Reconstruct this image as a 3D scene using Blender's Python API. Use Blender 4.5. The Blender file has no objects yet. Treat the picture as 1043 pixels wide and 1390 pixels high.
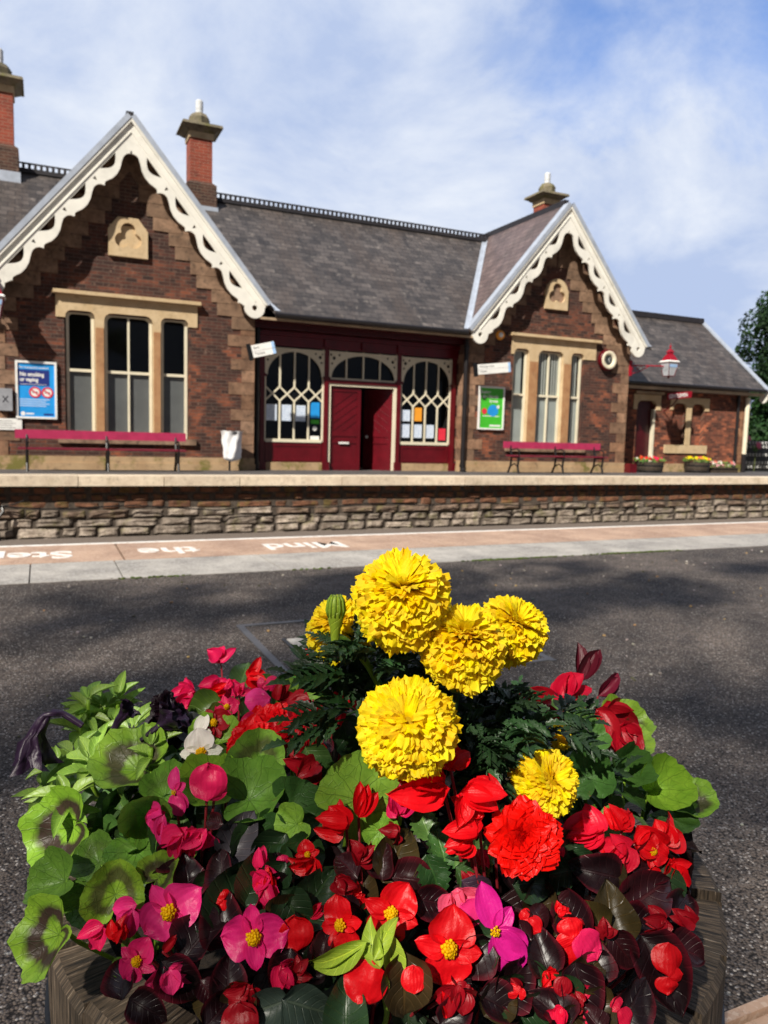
import bpy, bmesh, math, random
from math import sin, cos, pi, radians, atan2, sqrt, tan
from mathutils import Vector, Matrix, noise
from mathutils.geometry import tessellate_polygon
random.seed(7)
R_ = random.Random(11)
C = bpy.context.scene
COL = C.collection
V = Vector

# ------------------------------------------------------------------ camera
FPX, YAW, PITCH, ROLL = 1025.43, radians(24.4736), radians(-5.9799), radians(1.6204)
CAM = V((0, 0, .90))
cF = V((sin(YAW)*cos(PITCH), cos(YAW)*cos(PITCH), sin(PITCH)))
r0 = V((cos(YAW), -sin(YAW), 0)); u0 = r0.cross(cF)
cR = r0*cos(ROLL) + u0*sin(ROLL); cU = -r0*sin(ROLL) + u0*cos(ROLL)
cd = bpy.data.cameras.new('camera'); cam = bpy.data.objects.new('camera', cd); COL.objects.link(cam)
m3 = Matrix((cR, cU, -cF)).transposed()
cam.matrix_world = Matrix.Translation(CAM) @ m3.to_4x4()
cd.sensor_fit = 'VERTICAL'; cd.sensor_height = 36; cd.sensor_width = 27
cd.lens = 36*FPX/1390; cd.clip_start = .02; cd.clip_end = 2000
cd.dof.use_dof = True; cd.dof.focus_distance = .68; cd.dof.aperture_fstop = 13.0
C.camera = cam
C.render.resolution_x = 768; C.render.resolution_y = 1024

# ------------------------------------------------------------------ world, sun, exposure
SUN_EL, SUN_AZ = radians(40), radians(232)      # azimuth of the sun, clockwise from +Y (behind the camera, to its left)
sdir = V((sin(SUN_AZ)*cos(SUN_EL), cos(SUN_AZ)*cos(SUN_EL), sin(SUN_EL)))
w = bpy.data.worlds.new('World'); C.world = w; w.use_nodes = True
wn = w.node_tree; wn.nodes.clear()
def wN(t, **k):
    n = wn.nodes.new(t)
    for a, b in k.items(): setattr(n, a, b)
    return n
out = wN('ShaderNodeOutputWorld'); bg = wN('ShaderNodeBackground'); bg.inputs[1].default_value = .078
sky = wN('ShaderNodeTexSky', sky_type='NISHITA', sun_disc=False, sun_elevation=SUN_EL, sun_rotation=SUN_AZ, air_density=1.0, dust_density=1.0, ozone_density=2.0)
tc = wN('ShaderNodeTexCoord'); mp = wN('ShaderNodeMapping'); mp.inputs['Scale'].default_value = (1, 1, 1.7)
mp.inputs['Rotation'].default_value = (radians(12), radians(-14), 0)
nz = wN('ShaderNodeTexNoise'); nz.inputs['Scale'].default_value = 2.6; nz.inputs['Detail'].default_value = 9; nz.inputs['Roughness'].default_value = .62; nz.inputs['Distortion'].default_value = .5
nz2 = wN('ShaderNodeTexNoise'); nz2.inputs['Scale'].default_value = 1.3; nz2.inputs['Detail'].default_value = 3
add = wN('ShaderNodeMath', operation='MULTIPLY_ADD'); add.inputs[1].default_value = .62
rp = wN('ShaderNodeValToRGB'); rp.color_ramp.elements[0].position = .62; rp.color_ramp.elements[1].position = .88
rp2 = wN('ShaderNodeValToRGB'); rp2.color_ramp.elements[0].position = .40; rp2.color_ramp.elements[1].position = .64
rp2.color_ramp.elements[0].color = (4.6, 5.6, 7.9, 1); rp2.color_ramp.elements[1].color = (7.9, 8.4, 9.3, 1)
tint = wN('ShaderNodeMix', data_type='RGBA', blend_type='MULTIPLY'); tint.inputs[0].default_value = 1; tint.inputs[7].default_value = (.95, 1.35, 1.95, 1)
mx = wN('ShaderNodeMix', data_type='RGBA')
lk = wn.links.new
# the cloud sheet thins towards the right-hand, upper sky
sep = wN('ShaderNodeSeparateXYZ'); lk(tc.outputs['Generated'], sep.inputs[0])
dotp = wN('ShaderNodeVectorMath', operation='DOT_PRODUCT'); lk(tc.outputs['Generated'], dotp.inputs[0])
bd = (cF + cR*.38 + cU*.42).normalized(); dotp.inputs[1].default_value = bd
hol = wN('ShaderNodeMapRange'); hol.inputs[1].default_value = .88; hol.inputs[2].default_value = .985; hol.inputs[3].default_value = .27; hol.inputs[4].default_value = -.08
lk(dotp.outputs['Value'], hol.inputs[0])
ad2 = wN('ShaderNodeMath', operation='ADD')
hz = wN('ShaderNodeMapRange'); lk(sep.outputs[2], hz.inputs[0]); hz.inputs[1].default_value = .14; hz.inputs[2].default_value = .40; hz.inputs[3].default_value = .30; hz.inputs[4].default_value = 0
ad3 = wN('ShaderNodeMath', operation='ADD'); lk(hol.outputs[0], ad3.inputs[0]); lk(hz.outputs[0], ad3.inputs[1])
lk(tc.outputs['Generated'], mp.inputs[0]); lk(mp.outputs[0], nz.inputs['Vector']); lk(tc.outputs['Generated'], nz2.inputs['Vector'])
lk(nz.outputs[0], add.inputs[0]); lk(nz2.outputs[0], add.inputs[2]); lk(add.outputs[0], ad2.inputs[0]); lk(ad3.outputs[0], ad2.inputs[1])
lk(ad2.outputs[0], rp.inputs[0]); lk(nz.outputs[0], rp2.inputs[0])
lk(sky.outputs[0], tint.inputs[6]); lk(tint.outputs[2], mx.inputs[6]); lk(rp2.outputs[0], mx.inputs[7]); lk(rp.outputs[0], mx.inputs[0])
# sky and cloud are dimmed away from the view, added to cut fill light
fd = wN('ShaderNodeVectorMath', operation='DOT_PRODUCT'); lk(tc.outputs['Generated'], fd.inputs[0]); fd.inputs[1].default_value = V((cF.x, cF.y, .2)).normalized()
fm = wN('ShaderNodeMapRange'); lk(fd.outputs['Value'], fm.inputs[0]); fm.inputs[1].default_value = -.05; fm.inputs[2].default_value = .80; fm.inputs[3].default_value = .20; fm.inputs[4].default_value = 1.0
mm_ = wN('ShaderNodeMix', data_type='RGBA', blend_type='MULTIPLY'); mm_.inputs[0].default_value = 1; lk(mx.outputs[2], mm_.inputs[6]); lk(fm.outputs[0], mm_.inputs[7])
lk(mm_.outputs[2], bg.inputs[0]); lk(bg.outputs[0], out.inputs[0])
sl = bpy.data.lights.new('sun', 'SUN'); sl.energy = 5.0; sl.angle = radians(1.2); sl.color = (1, .93, .82)
so = bpy.data.objects.new('sun', sl); COL.objects.link(so); so.rotation_euler = (-sdir).to_track_quat('-Z', 'Y').to_euler()
C.view_settings.view_transform = 'Standard'; C.view_settings.look = 'None'; C.view_settings.exposure = .45; C.view_settings.gamma = 1

# ------------------------------------------------------------------ placing helpers
def ray(px, py): return cF + cR*((px-521.5)/FPX) - cU*((py-695)/FPX)
def P(px, py, d): return CAM + ray(px, py)*d          # the point at a given depth
def PZ(px, py, z):
    r = ray(px, py); return CAM + r*((z-CAM.z)/r.z)
# ------------------------------------------------------------------ materials
def newmat(name):
    m = bpy.data.materials.new(name); m.use_nodes = True
    nt = m.node_tree; return m, nt, nt.nodes['Principled BSDF']
def N(nt, t, ins=None, **props):
    n = nt.nodes.new(t)
    for a, b in props.items(): setattr(n, a, b)
    for a, b in (ins or {}).items():
        s = n.inputs[a]
        if isinstance(b, bpy.types.NodeSocket): nt.links.new(b, s)
        else: s.default_value = b
    return n
def mix(nt, f, a, b, blend='MIX'):
    n = nt.nodes.new('ShaderNodeMix'); n.data_type = 'RGBA'; n.blend_type = blend
    for i, v_ in ((0, f), (6, a), (7, b)):
        if isinstance(v_, bpy.types.NodeSocket): nt.links.new(v_, n.inputs[i])
        else: n.inputs[i].default_value = v_ if i == 0 else (*v_[:3], 1)
    return n.outputs[2]
def mth(nt, op, a, b=0.0, c=0.0):
    n = nt.nodes.new('ShaderNodeMath'); n.operation = op
    for i, v_ in enumerate((a, b, c)):
        if isinstance(v_, bpy.types.NodeSocket): nt.links.new(v_, n.inputs[i])
        else: n.inputs[i].default_value = v_
    return n.outputs[0]
def rng(nt, v_, a, b, c=0., d=1.):
    return N(nt, 'ShaderNodeMapRange', {0: v_, 1: a, 2: b, 3: c, 4: d}).outputs[0]
def noi(nt, vec, s, det=4, rough=.55, dist=0.):
    return N(nt, 'ShaderNodeTexNoise', {'Vector': vec, 'Scale': s, 'Detail': det, 'Roughness': rough, 'Distortion': dist}).outputs[0]
def bump(nt, b, h, st=.4, dist=.01):
    n = N(nt, 'ShaderNodeBump', {'Height': h, 'Strength': st, 'Distance': dist}); nt.links.new(n.outputs[0], b.inputs['Normal'])
def setc(nt, b, c): nt.links.new(c, b.inputs['Base Color'])
def objc(nt): return N(nt, 'ShaderNodeTexCoord').outputs['Object']
def uvc(nt): return N(nt, 'ShaderNodeTexCoord').outputs['UV']
M = {}
def plain(name, col, rough=.6, var=.25, s=8, metal=0, bmp=.15, spec=.5, dirt=0):
    m, nt, b = newmat(name); o = objc(nt)
    n = noi(nt, o, s, 6, .6)
    c = mix(nt, rng(nt, n, .3, .7), [x*(1-var) for x in col], [min(1, x*(1+var)) for x in col])
    if dirt:
        d = noi(nt, o, s*.35, 8, .7); c = mix(nt, rng(nt, d, .52, .68, 0, dirt), c, (.05, .04, .03))
    setc(nt, b, c); b.inputs['Roughness'].default_value = rough; b.inputs['Metallic'].default_value = metal
    b.inputs['Specular IOR Level'].default_value = spec
    if bmp: bump(nt, b, noi(nt, o, s*6, 3), bmp, .004)
    M[name] = m; return m
def brick_mat(name, dark, mid, hot, mortar, hotamt=.5, bw=.235, rh=.078, lowhot=True):
    m, nt, b = newmat(name); uv = uvc(nt); o = objc(nt)
    jit = N(nt, 'ShaderNodeVectorMath', {0: uv, 1: N(nt, 'ShaderNodeVectorMath', {0: N(nt, 'ShaderNodeTexNoise', {'Vector': uv, 'Scale': 14.}).outputs[1], 1: (.006, .006, 0)}, operation='MULTIPLY').outputs[0]}, operation='ADD').outputs[0]
    br = N(nt, 'ShaderNodeTexBrick', {'Vector': jit, 'Color1': (0, 0, 0, 1), 'Color2': (1, 1, 1, 1), 'Mortar': (.5, .5, .5, 1), 'Scale': 1., 'Mortar Size': .006, 'Mortar Smooth': .3, 'Brick Width': bw, 'Row Height': rh, 'Bias': -.1}, offset=.5)
    f = br.outputs[1]; sepc = N(nt, 'ShaderNodeSeparateColor', {0: br.outputs[0]}).outputs[0]
    c = mix(nt, rng(nt, sepc, -.3, 1.2), dark, mid)
    big = noi(nt, uv, 1.1, 5, .65, .4); sp = noi(nt, uv, 7, 4, .6)
    hotm = mth(nt, 'MULTIPLY', rng(nt, big, .46, .60), rng(nt, sepc, .05, .95))
    if lowhot:
        sx = N(nt, 'ShaderNodeSeparateXYZ', {0: uv}).outputs[1]
        hotm = mth(nt, 'MULTIPLY', hotm, rng(nt, sx, 5.5, 1.2, .25, 1.))
    c = mix(nt, mth(nt, 'MULTIPLY', hotm, hotamt), c, hot)
    c = mix(nt, rng(nt, sp, .60, .72, 0, .55), c, (.36, .22, .16))
    c = mix(nt, rng(nt, noi(nt, uv, 2.3, 7, .7), .5, .68, 0, .75), c, (.018, .011, .010))
    c = mix(nt, f, c, mortar)
    setc(nt, b, c); b.inputs['Roughness'].default_value = .88
    h = mth(nt, 'ADD', mth(nt, 'MULTIPLY', f, -1.), mth(nt, 'MULTIPLY', noi(nt, uv, 60, 4), .6))
    bump(nt, b, h, .6, .012); M[name] = m
brick_mat('brick', (.022, .010, .008), (.115, .040, .026), (.42, .12, .05), (.105, .076, .060), .8)
brick_mat('brick_annex', (.055, .018, .013), (.26, .075, .04), (.60, .18, .08), (.13, .08, .055), .9, lowhot=False)
brick_mat('brick_chimney', (.20, .040, .024), (.34, .065, .034), (.40, .09, .04), (.30, .17, .12), .3, lowhot=False)
brick_mat('brick_dark', (.035, .018, .014), (.10, .045, .03), (.2, .08, .04), (.16, .12, .09), .2, lowhot=False)
def slate_mat(name, c1, c2, c3, pale):
    m, nt, b = newmat(name); uv = uvc(nt)
    br = N(nt, 'ShaderNodeTexBrick', {'Vector': uv, 'Color1': (0, 0, 0, 1), 'Color2': (1, 1, 1, 1), 'Mortar': (0, 0, 0, 1), 'Scale': 1., 'Mortar Size': .007, 'Mortar Smooth': .2, 'Brick Width': .30, 'Row Height': .20, 'Bias': 0.}, offset=.5)
    f = br.outputs[1]; s = N(nt, 'ShaderNodeSeparateColor', {0: br.outputs[0]}).outputs[0]
    c = mix(nt, s, c1, c2)
    mpv = N(nt, 'ShaderNodeMapping', {'Vector': uv, 'Rotation': (0, 0, .7), 'Scale': (1, .35, 1)}).outputs[0]
    c = mix(nt, rng(nt, noi(nt, mpv, 2.2, 7, .7, .6), .50, .70, 0, .8), c, c3)
    c = mix(nt, rng(nt, noi(nt, uv, 4, 8, .75), .56, .72, 0, .8), c, pale)
    c = mix(nt, rng(nt, noi(nt, mpv, .9, 5, .65, .3), .48, .66, 0, .6), c, (.075, .055, .045))
    c = mix(nt, f, c, (.012, .012, .014))
    setc(nt, b, c); b.inputs['Roughness'].default_value = .55
    sv = N(nt, 'ShaderNodeSeparateXYZ', {0: uv}).outputs[1]
    saw = mth(nt, 'FRACT', mth(nt, 'MULTIPLY', sv, 5.))
    h = mth(nt, 'ADD', mth(nt, 'MULTIPLY', saw, -.8), mth(nt, 'ADD', mth(nt, 'MULTIPLY', f, -.6), mth(nt, 'MULTIPLY', s, .4)))
    bump(nt, b, h, .8, .012); M[name] = m
slate_mat('slate', (.032, .027, .026), (.100, .085, .080), (.014, .012, .013), (.34, .30, .27))
slate_mat('slate_pink', (.10, .068, .066), (.17, .12, .115), (.05, .037, .038), (.33, .27, .25))
def stone_mat(name, c1, c2, dirt=.5, moss=0., rowcol=False, sc=3., rough=.85):
    m, nt, b = newmat(name); o = objc(nt)
    c = mix(nt, rng(nt, noi(nt, o, sc, 6, .65), .3, .7), c1, c2)
    if rowcol:
        a = N(nt, 'ShaderNodeAttribute', attribute_name='Col').outputs[0]
        c = mix(nt, 1., c, a, 'MULTIPLY')
    c = mix(nt, rng(nt, noi(nt, o, sc*2.7, 8, .75), .52, .68, 0, dirt), c, (.045, .032, .022))
    if moss:
        c = mix(nt, rng(nt, noi(nt, o, sc*.6, 5, .7), .52, .62, 0, moss), c, (.12, .12, .012))
    setc(nt, b, c); b.inputs['Roughness'].default_value = rough
    bump(nt, b, noi(nt, o, sc*14, 6, .7), .5, .01); M[name] = m
stone_mat('sandstone', (.45, .29, .155), (.60, .42, .25), .30, 0, True)
stone_mat('stone_orange', (.33, .15, .065), (.46, .27, .13), .35)
stone_mat('quoin', (.13, .078, .050), (.36, .235, .16), .95, 0, True, 3.2)
stone_mat('plinth', (.34, .22, .12), (.48, .34, .2), .6, .85, False, 2.)
stone_mat('coping', (.58, .47, .36), (.82, .71, .56), .42, .12, True, 4.)
stone_mat('wallstone', (.21, .170, .140), (.60, .54, .48), .95, .35, True, 6.)
plain('wall_mortar', (.075, .058, .045), .95, .5, 14, bmp=.8)
stone_mat('chimney_cap', (.10, .09, .06), (.26, .22, .15), .6, .6, False, 5.)
stone_mat('chimney_stone', (.50, .36, .20), (.62, .48, .30), .3, 0, False, 3.)
plain('cream', (.74, .68, .52), .5, .07, 3, bmp=.05, dirt=.12)
plain('barge_cream', (.80, .785, .72), .5, .07, 3, bmp=.05, dirt=.22)
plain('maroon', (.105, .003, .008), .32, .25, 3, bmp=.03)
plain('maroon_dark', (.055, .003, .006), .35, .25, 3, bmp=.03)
plain('bench_pink', (.40, .030, .095), .38, .15, 6, bmp=.04)
plain('bench_seat', (.17, .010, .030), .4, .2, 6, bmp=.04)
plain('iron', (.008, .008, .009), .35, .3, 10, bmp=.05)
plain('gutter', (.012, .010, .011), .4, .3, 5, bmp=.05)
plain('gutter_tan', (.42, .31, .20), .6, .2, 3, dirt=.5)
plain('lead', (.42, .47, .56), .5, .15, 4, bmp=.1, metal=.2)
plain('ridge_tile', (.020, .018, .022), .6, .3, 6)
plain('pot', (.60, .62, .64), .4, .12, 12)
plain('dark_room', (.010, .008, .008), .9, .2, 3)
plain('blind_grey', (.125, .125, .13), .8, .15, 2)
plain('white_paint', (.80, .80, .78), .5, .06, 12, dirt=.15)
plain('white_plastic', (.82, .82, .84), .3, .08, 14, bmp=.3)
plain('red_enamel', (.30, .007, .02), .25, .12, 4, bmp=.02)
plain('lamp_glass', (.45, .48, .52), .15, .25, 6, bmp=0)
plain('orange', (.85, .34, .03), .4, .1, 5)
plain('clock_face', (.05, .055, .055), .15, .4, 14, bmp=0)
plain('poster_blue', (.02, .30, .75), .35, .15, 3, bmp=0)
plain('poster_navy', (.02, .035, .20), .35, .1, 3, bmp=0)
plain('poster_green', (.06, .48, .03), .35, .15, 3, bmp=0)
plain('ink', (.02, .02, .03), .5, .1, 5, bmp=0)
plain('ink_pale', (.35, .55, .85), .5, .1, 5, bmp=0)
plain('ink_red', (.70, .03, .06), .5, .1, 5, bmp=0)
plain('grey_metal', (.30, .31, .34), .4, .15, 10, bmp=.1)
plain('frame_metal', (.10, .10, .11), .6, .3, 8)
plain('soil', (.020, .013, .008), .95, .5, 30, bmp=1.)
plain('bark', (.06, .045, .03), .9, .4, 12, bmp=.8)
plain('ballast', (.16, .13, .11), .95, .5, 30, bmp=1.)
plain('rail', (.16, .08, .05), .5, .2, 10, metal=.6)
plain('tan_ground', (.20, .17, .12), .9, .4, .5, bmp=.3)
plain('paving_far', (.085, .078, .078), .85, .35, 2.5, bmp=.4)
# glass
m, nt, b = newmat('glass'); nt.nodes.remove(b)
gl = N(nt, 'ShaderNodeBsdfGlossy', {'Color': (.8, .85, .9, 1), 'Roughness': .03}); tr = N(nt, 'ShaderNodeBsdfTransparent', {'Color': (.9, .93, .92, 1)})
lw_ = N(nt, 'ShaderNodeLayerWeight', {0: .5}).outputs['Facing']
ms = N(nt, 'ShaderNodeMixShader', {0: mth(nt, 'MULTIPLY_ADD', mth(nt, 'POWER', lw_, 4.), .55, .035), 1: tr.outputs[0], 2: gl.outputs[0]})
nt.links.new(ms.outputs[0], nt.nodes['Material Output'].inputs[0]); M['glass'] = m
# curtains with pale vertical folds
m, nt, b = newmat('curtain'); sx = N(nt, 'ShaderNodeSeparateXYZ', {0: objc(nt)}).outputs[0]
wv = mth(nt, 'SINE', mth(nt, 'MULTIPLY', sx, 75.)); setc(nt, b, mix(nt, rng(nt, wv, -.6, .8), (.05, .05, .05), (.50, .51, .49))); b.inputs['Roughness'].default_value = .8; M['curtain'] = m
# notice paper: pale sheet with rows of print
m, nt, b = newmat('notice_paper'); o = objc(nt); sp = N(nt, 'ShaderNodeSeparateXYZ', {0: o})
rows = mth(nt, 'SINE', mth(nt, 'MULTIPLY', sp.outputs[2], 190.)); wd = noi(nt, o, 40, 2)
k = mth(nt, 'MULTIPLY', rng(nt, rows, .2, .5), rng(nt, wd, .42, .5, 0, .8)); setc(nt, b, mix(nt, k, (.72, .80, .92), (.16, .28, .50))); M['notice_paper'] = m
# asphalt
m, nt, b = newmat('asphalt'); o = objc(nt)
v1 = N(nt, 'ShaderNodeTexVoronoi', {'Vector': o, 'Scale': 190.}); v2 = N(nt, 'ShaderNodeTexVoronoi', {'Vector': o, 'Scale': 75.})
rc = N(nt, 'ShaderNodeSeparateColor', {0: v1.outputs['Color']}); rc2 = N(nt, 'ShaderNodeSeparateColor', {0: v2.outputs['Color']})
base = mix(nt, rng(nt, noi(nt, o, 1.3, 8, .7), .38, .66), (.060, .047, .040), (.240, .190, .158))
base = mix(nt, rng(nt, noi(nt, o, 7., 6, .7), .5, .7, 0, .6), base, (.022, .019, .021))
c = mix(nt, rng(nt, rc.outputs[0], .55, 1., 0, .7), base, (.15, .135, .13))
c = mix(nt, rng(nt, rc.outputs[1], .88, .93), c, (.42, .38, .35))
c = mix(nt, mth(nt, 'MULTIPLY', rng(nt, rc2.outputs[0], .975, .98), rng(nt, v2.outputs['Distance'], .5, .3)), c, (.42, .40, .37))
c = mix(nt, rng(nt, v1.outputs['Distance'], .42, .75, 0, .92), c, (.004, .003, .003))
setc(nt, b, c); b.inputs['Roughness'].default_value = .75; b.inputs['Specular IOR Level'].default_value = .25
hh = mth(nt, 'ADD', mth(nt, 'MULTIPLY', v1.outputs['Distance'], -1.), mth(nt, 'MULTIPLY', rc.outputs[2], .7)); bump(nt, b, hh, 1., .004); M['asphalt'] = m
# edging slabs
def slabmat(name, c1, c2, c3):
    m, nt, b = newmat(name); o = objc(nt); sp = N(nt, 'ShaderNodeTexVoronoi', {'Vector': o, 'Scale': 120.})
    rc = N(nt, 'ShaderNodeSeparateColor', {0: sp.outputs['Color']})
    c = mix(nt, rng(nt, noi(nt, o, 2.5, 7, .7), .35, .66), c1, c2)
    c = mix(nt, rng(nt, rc.outputs[0], .6, 1., 0, .5), c, c3)
    c = mix(nt, rng(nt, noi(nt, o, 26, 6, .8), .55, .68, 0, .6), c, [x*.35 for x in c1])
    setc(nt, b, c); b.inputs['Roughness'].default_value = .8; bump(nt, b, rc.outputs[0], .5, .003); M[name] = m
slabmat('slab_grey', (.22, .205, .19), (.46, .43, .39), (.62, .60, .57))
slabmat('slab_pink', (.30, .185, .13), (.52, .35, .25), (.62, .50, .40))
m, nt, b = newmat('road_paint'); o = objc(nt); setc(nt, b, mix(nt, rng(nt, noi(nt, o, 24, 7, .8), .50, .64, 0, .8), (.80, .78, .74), (.42, .28, .20))); b.inputs['Roughness'].default_value = .7; M['road_paint'] = m
# barrel oak
m, nt, b = newmat('old_oak'); o = uvc(nt)
st = N(nt, 'ShaderNodeMapping', {'Vector': o, 'Scale': (1, .06, 1)}).outputs[0]
g = noi(nt, st, 260, 6, .65, .3); g2 = noi(nt, o, 9, 6, .7)
c = mix(nt, rng(nt, g, .38, .60), (.014, .010, .007), (.17, .12, .078))
c = mix(nt, rng(nt, g2, .45, .68, 0, .7), c, (.028, .022, .014))
c = mix(nt, rng(nt, g, .60, .68, 0, .8), c, (.50, .40, .30))
setc(nt, b, c); b.inputs['Roughness'].default_value = .8; bump(nt, b, g, 1., .004); M['old_oak'] = m
# petals and leaves: pigment in the colour attribute, real translucency
def plantmat(name, rough, transl, kind, spec=.5, coat=0):
    m, nt, b = newmat(name); a = N(nt, 'ShaderNodeAttribute', attribute_name='Col').outputs[0]
    uv = uvc(nt); su = N(nt, 'ShaderNodeSeparateXYZ', {0: uv}); U, W = su.outputs[0], su.outputs[1]
    c = a; ob = objc(nt); h = noi(nt, ob, 220, 4, .6)
    if kind == 'petal':
        lines = mth(nt, 'SINE', mth(nt, 'MULTIPLY', U, 44.))
        c = mix(nt, mth(nt, 'MULTIPLY', rng(nt, lines, .2, 1., 0, .35), rng(nt, noi(nt, ob, 90, 3), .4, .7)), c, mix(nt, 1., c, (.72, .5, .6), 'MULTIPLY'))
        c = mix(nt, rng(nt, W, .0, .3, .5, 0), c, (.25, .25, .25), 'MULTIPLY') if False else c
        h = mth(nt, 'ADD', h, mth(nt, 'MULTIPLY', lines, .10))
    elif kind == 'blade':
        au = mth(nt, 'ABSOLUTE', mth(nt, 'SUBTRACT', U, .5))
        mid = rng(nt, au, .018, .04, 1, 0)
        sv = mth(nt, 'ABSOLUTE', mth(nt, 'SUBTRACT', mth(nt, 'FRACT', mth(nt, 'MULTIPLY', mth(nt, 'SUBTRACT', W, mth(nt, 'MULTIPLY', au, .55)), 7.)), .5))
        side = rng(nt, sv, .03, .09, .7, 0)
        vv = mth(nt, 'MAXIMUM', mid, side)
        c = mix(nt, mth(nt, 'MULTIPLY', vv, .55), c, mix(nt, 1., c, (2.2, 1.9, 1.6), 'MULTIPLY'))
        c = mix(nt, rng(nt, noi(nt, ob, 60, 5, .6), .4, .7, 0, .5), c, mix(nt, 1., c, (.45, .5, .5), 'MULTIPLY'))
        h = mth(nt, 'ADD', mth(nt, 'MULTIPLY', h, .5), mth(nt, 'MULTIPLY', vv, -1.))
    elif kind == 'disc':
        u1 = mth(nt, 'MULTIPLY_ADD', U, 2., -1.); w1 = mth(nt, 'MULTIPLY_ADD', W, 2., -1.)
        r = mth(nt, 'SQRT', mth(nt, 'ADD', mth(nt, 'MULTIPLY', u1, u1), mth(nt, 'MULTIPLY', w1, w1)))
        th = mth(nt, 'ADD', mth(nt, 'ARCTAN2', w1, u1), mth(nt, 'MULTIPLY', mth(nt, 'SUBTRACT', noi(nt, uv, 5, 2), .5), .35))
        k = mth(nt, 'ABSOLUTE', mth(nt, 'SUBTRACT', mth(nt, 'FRACT', mth(nt, 'MULTIPLY', th, 9/(2*pi))), .5))
        vein = rng(nt, mth(nt, 'MULTIPLY', k, r), .006, .016, 1, 0)
        vo = N(nt, 'ShaderNodeTexVoronoi', {'Vector': uv, 'Scale': 9.}, feature='DISTANCE_TO_EDGE').outputs[0]
        net = rng(nt, vo, .01, .05, .35, 0)
        vv = mth(nt, 'MAXIMUM', vein, net)
        rn = mth(nt, 'ADD', r, mth(nt, 'MULTIPLY', mth(nt, 'SUBTRACT', noi(nt, uv, 4, 4), .5), .55))
        z = mth(nt, 'MULTIPLY', rng(nt, rn, .30, .42), rng(nt, rn, .80, .62))
        za = N(nt, 'ShaderNodeAttribute', attribute_name='Col').outputs['Alpha']
        c = mix(nt, mth(nt, 'MULTIPLY', z, za), c, (.060, .036, .028))
        c = mix(nt, rng(nt, noi(nt, uv, 7, 4), .4, .7, 0, .5), c, mix(nt, 1., c, (.45, .6, .5), 'MULTIPLY'))
        c = mix(nt, mth(nt, 'MULTIPLY', vv, .55), c, (.020, .045, .006))
        c = mix(nt, rng(nt, noi(nt, ob, 130, 3, .6), .72, .76, 0, .8), c, (.16, .09, .03))
        h = mth(nt, 'ADD', mth(nt, 'MULTIPLY', vv, -1.), mth(nt, 'MULTIPLY', noi(nt, ob, 160, 4), 1.2))
    setc(nt, b, c); b.inputs['Roughness'].default_value = rough; b.inputs['Specular IOR Level'].default_value = spec
    b.inputs['Coat Weight'].default_value = coat; b.inputs['Coat Roughness'].default_value = .25
    bump(nt, b, h, .5, .0012)
    if transl:
        t = N(nt, 'ShaderNodeBsdfTranslucent', {'Color': c}); ms = N(nt, 'ShaderNodeMixShader', {0: transl, 1: b.outputs[0], 2: t.outputs[0]})
        nt.links.new(ms.outputs[0], nt.nodes['Material Output'].inputs[0])
    M[name] = m
plantmat('petal', .42, .22, 'petal', .35)
plantmat('marigold_petal', .6, .32, 'none', .2)
plantmat('leaf', .42, .15, 'blade', .45)
plantmat('leaf_glossy', .40, .04, 'blade', .45, .06)
plantmat('leaf_round', .45, .18, 'disc', .4)
plantmat('velvet', .45, .0, 'petal', .4)
plantmat('far_leaf', .6, .2, 'none', .3)

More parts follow.
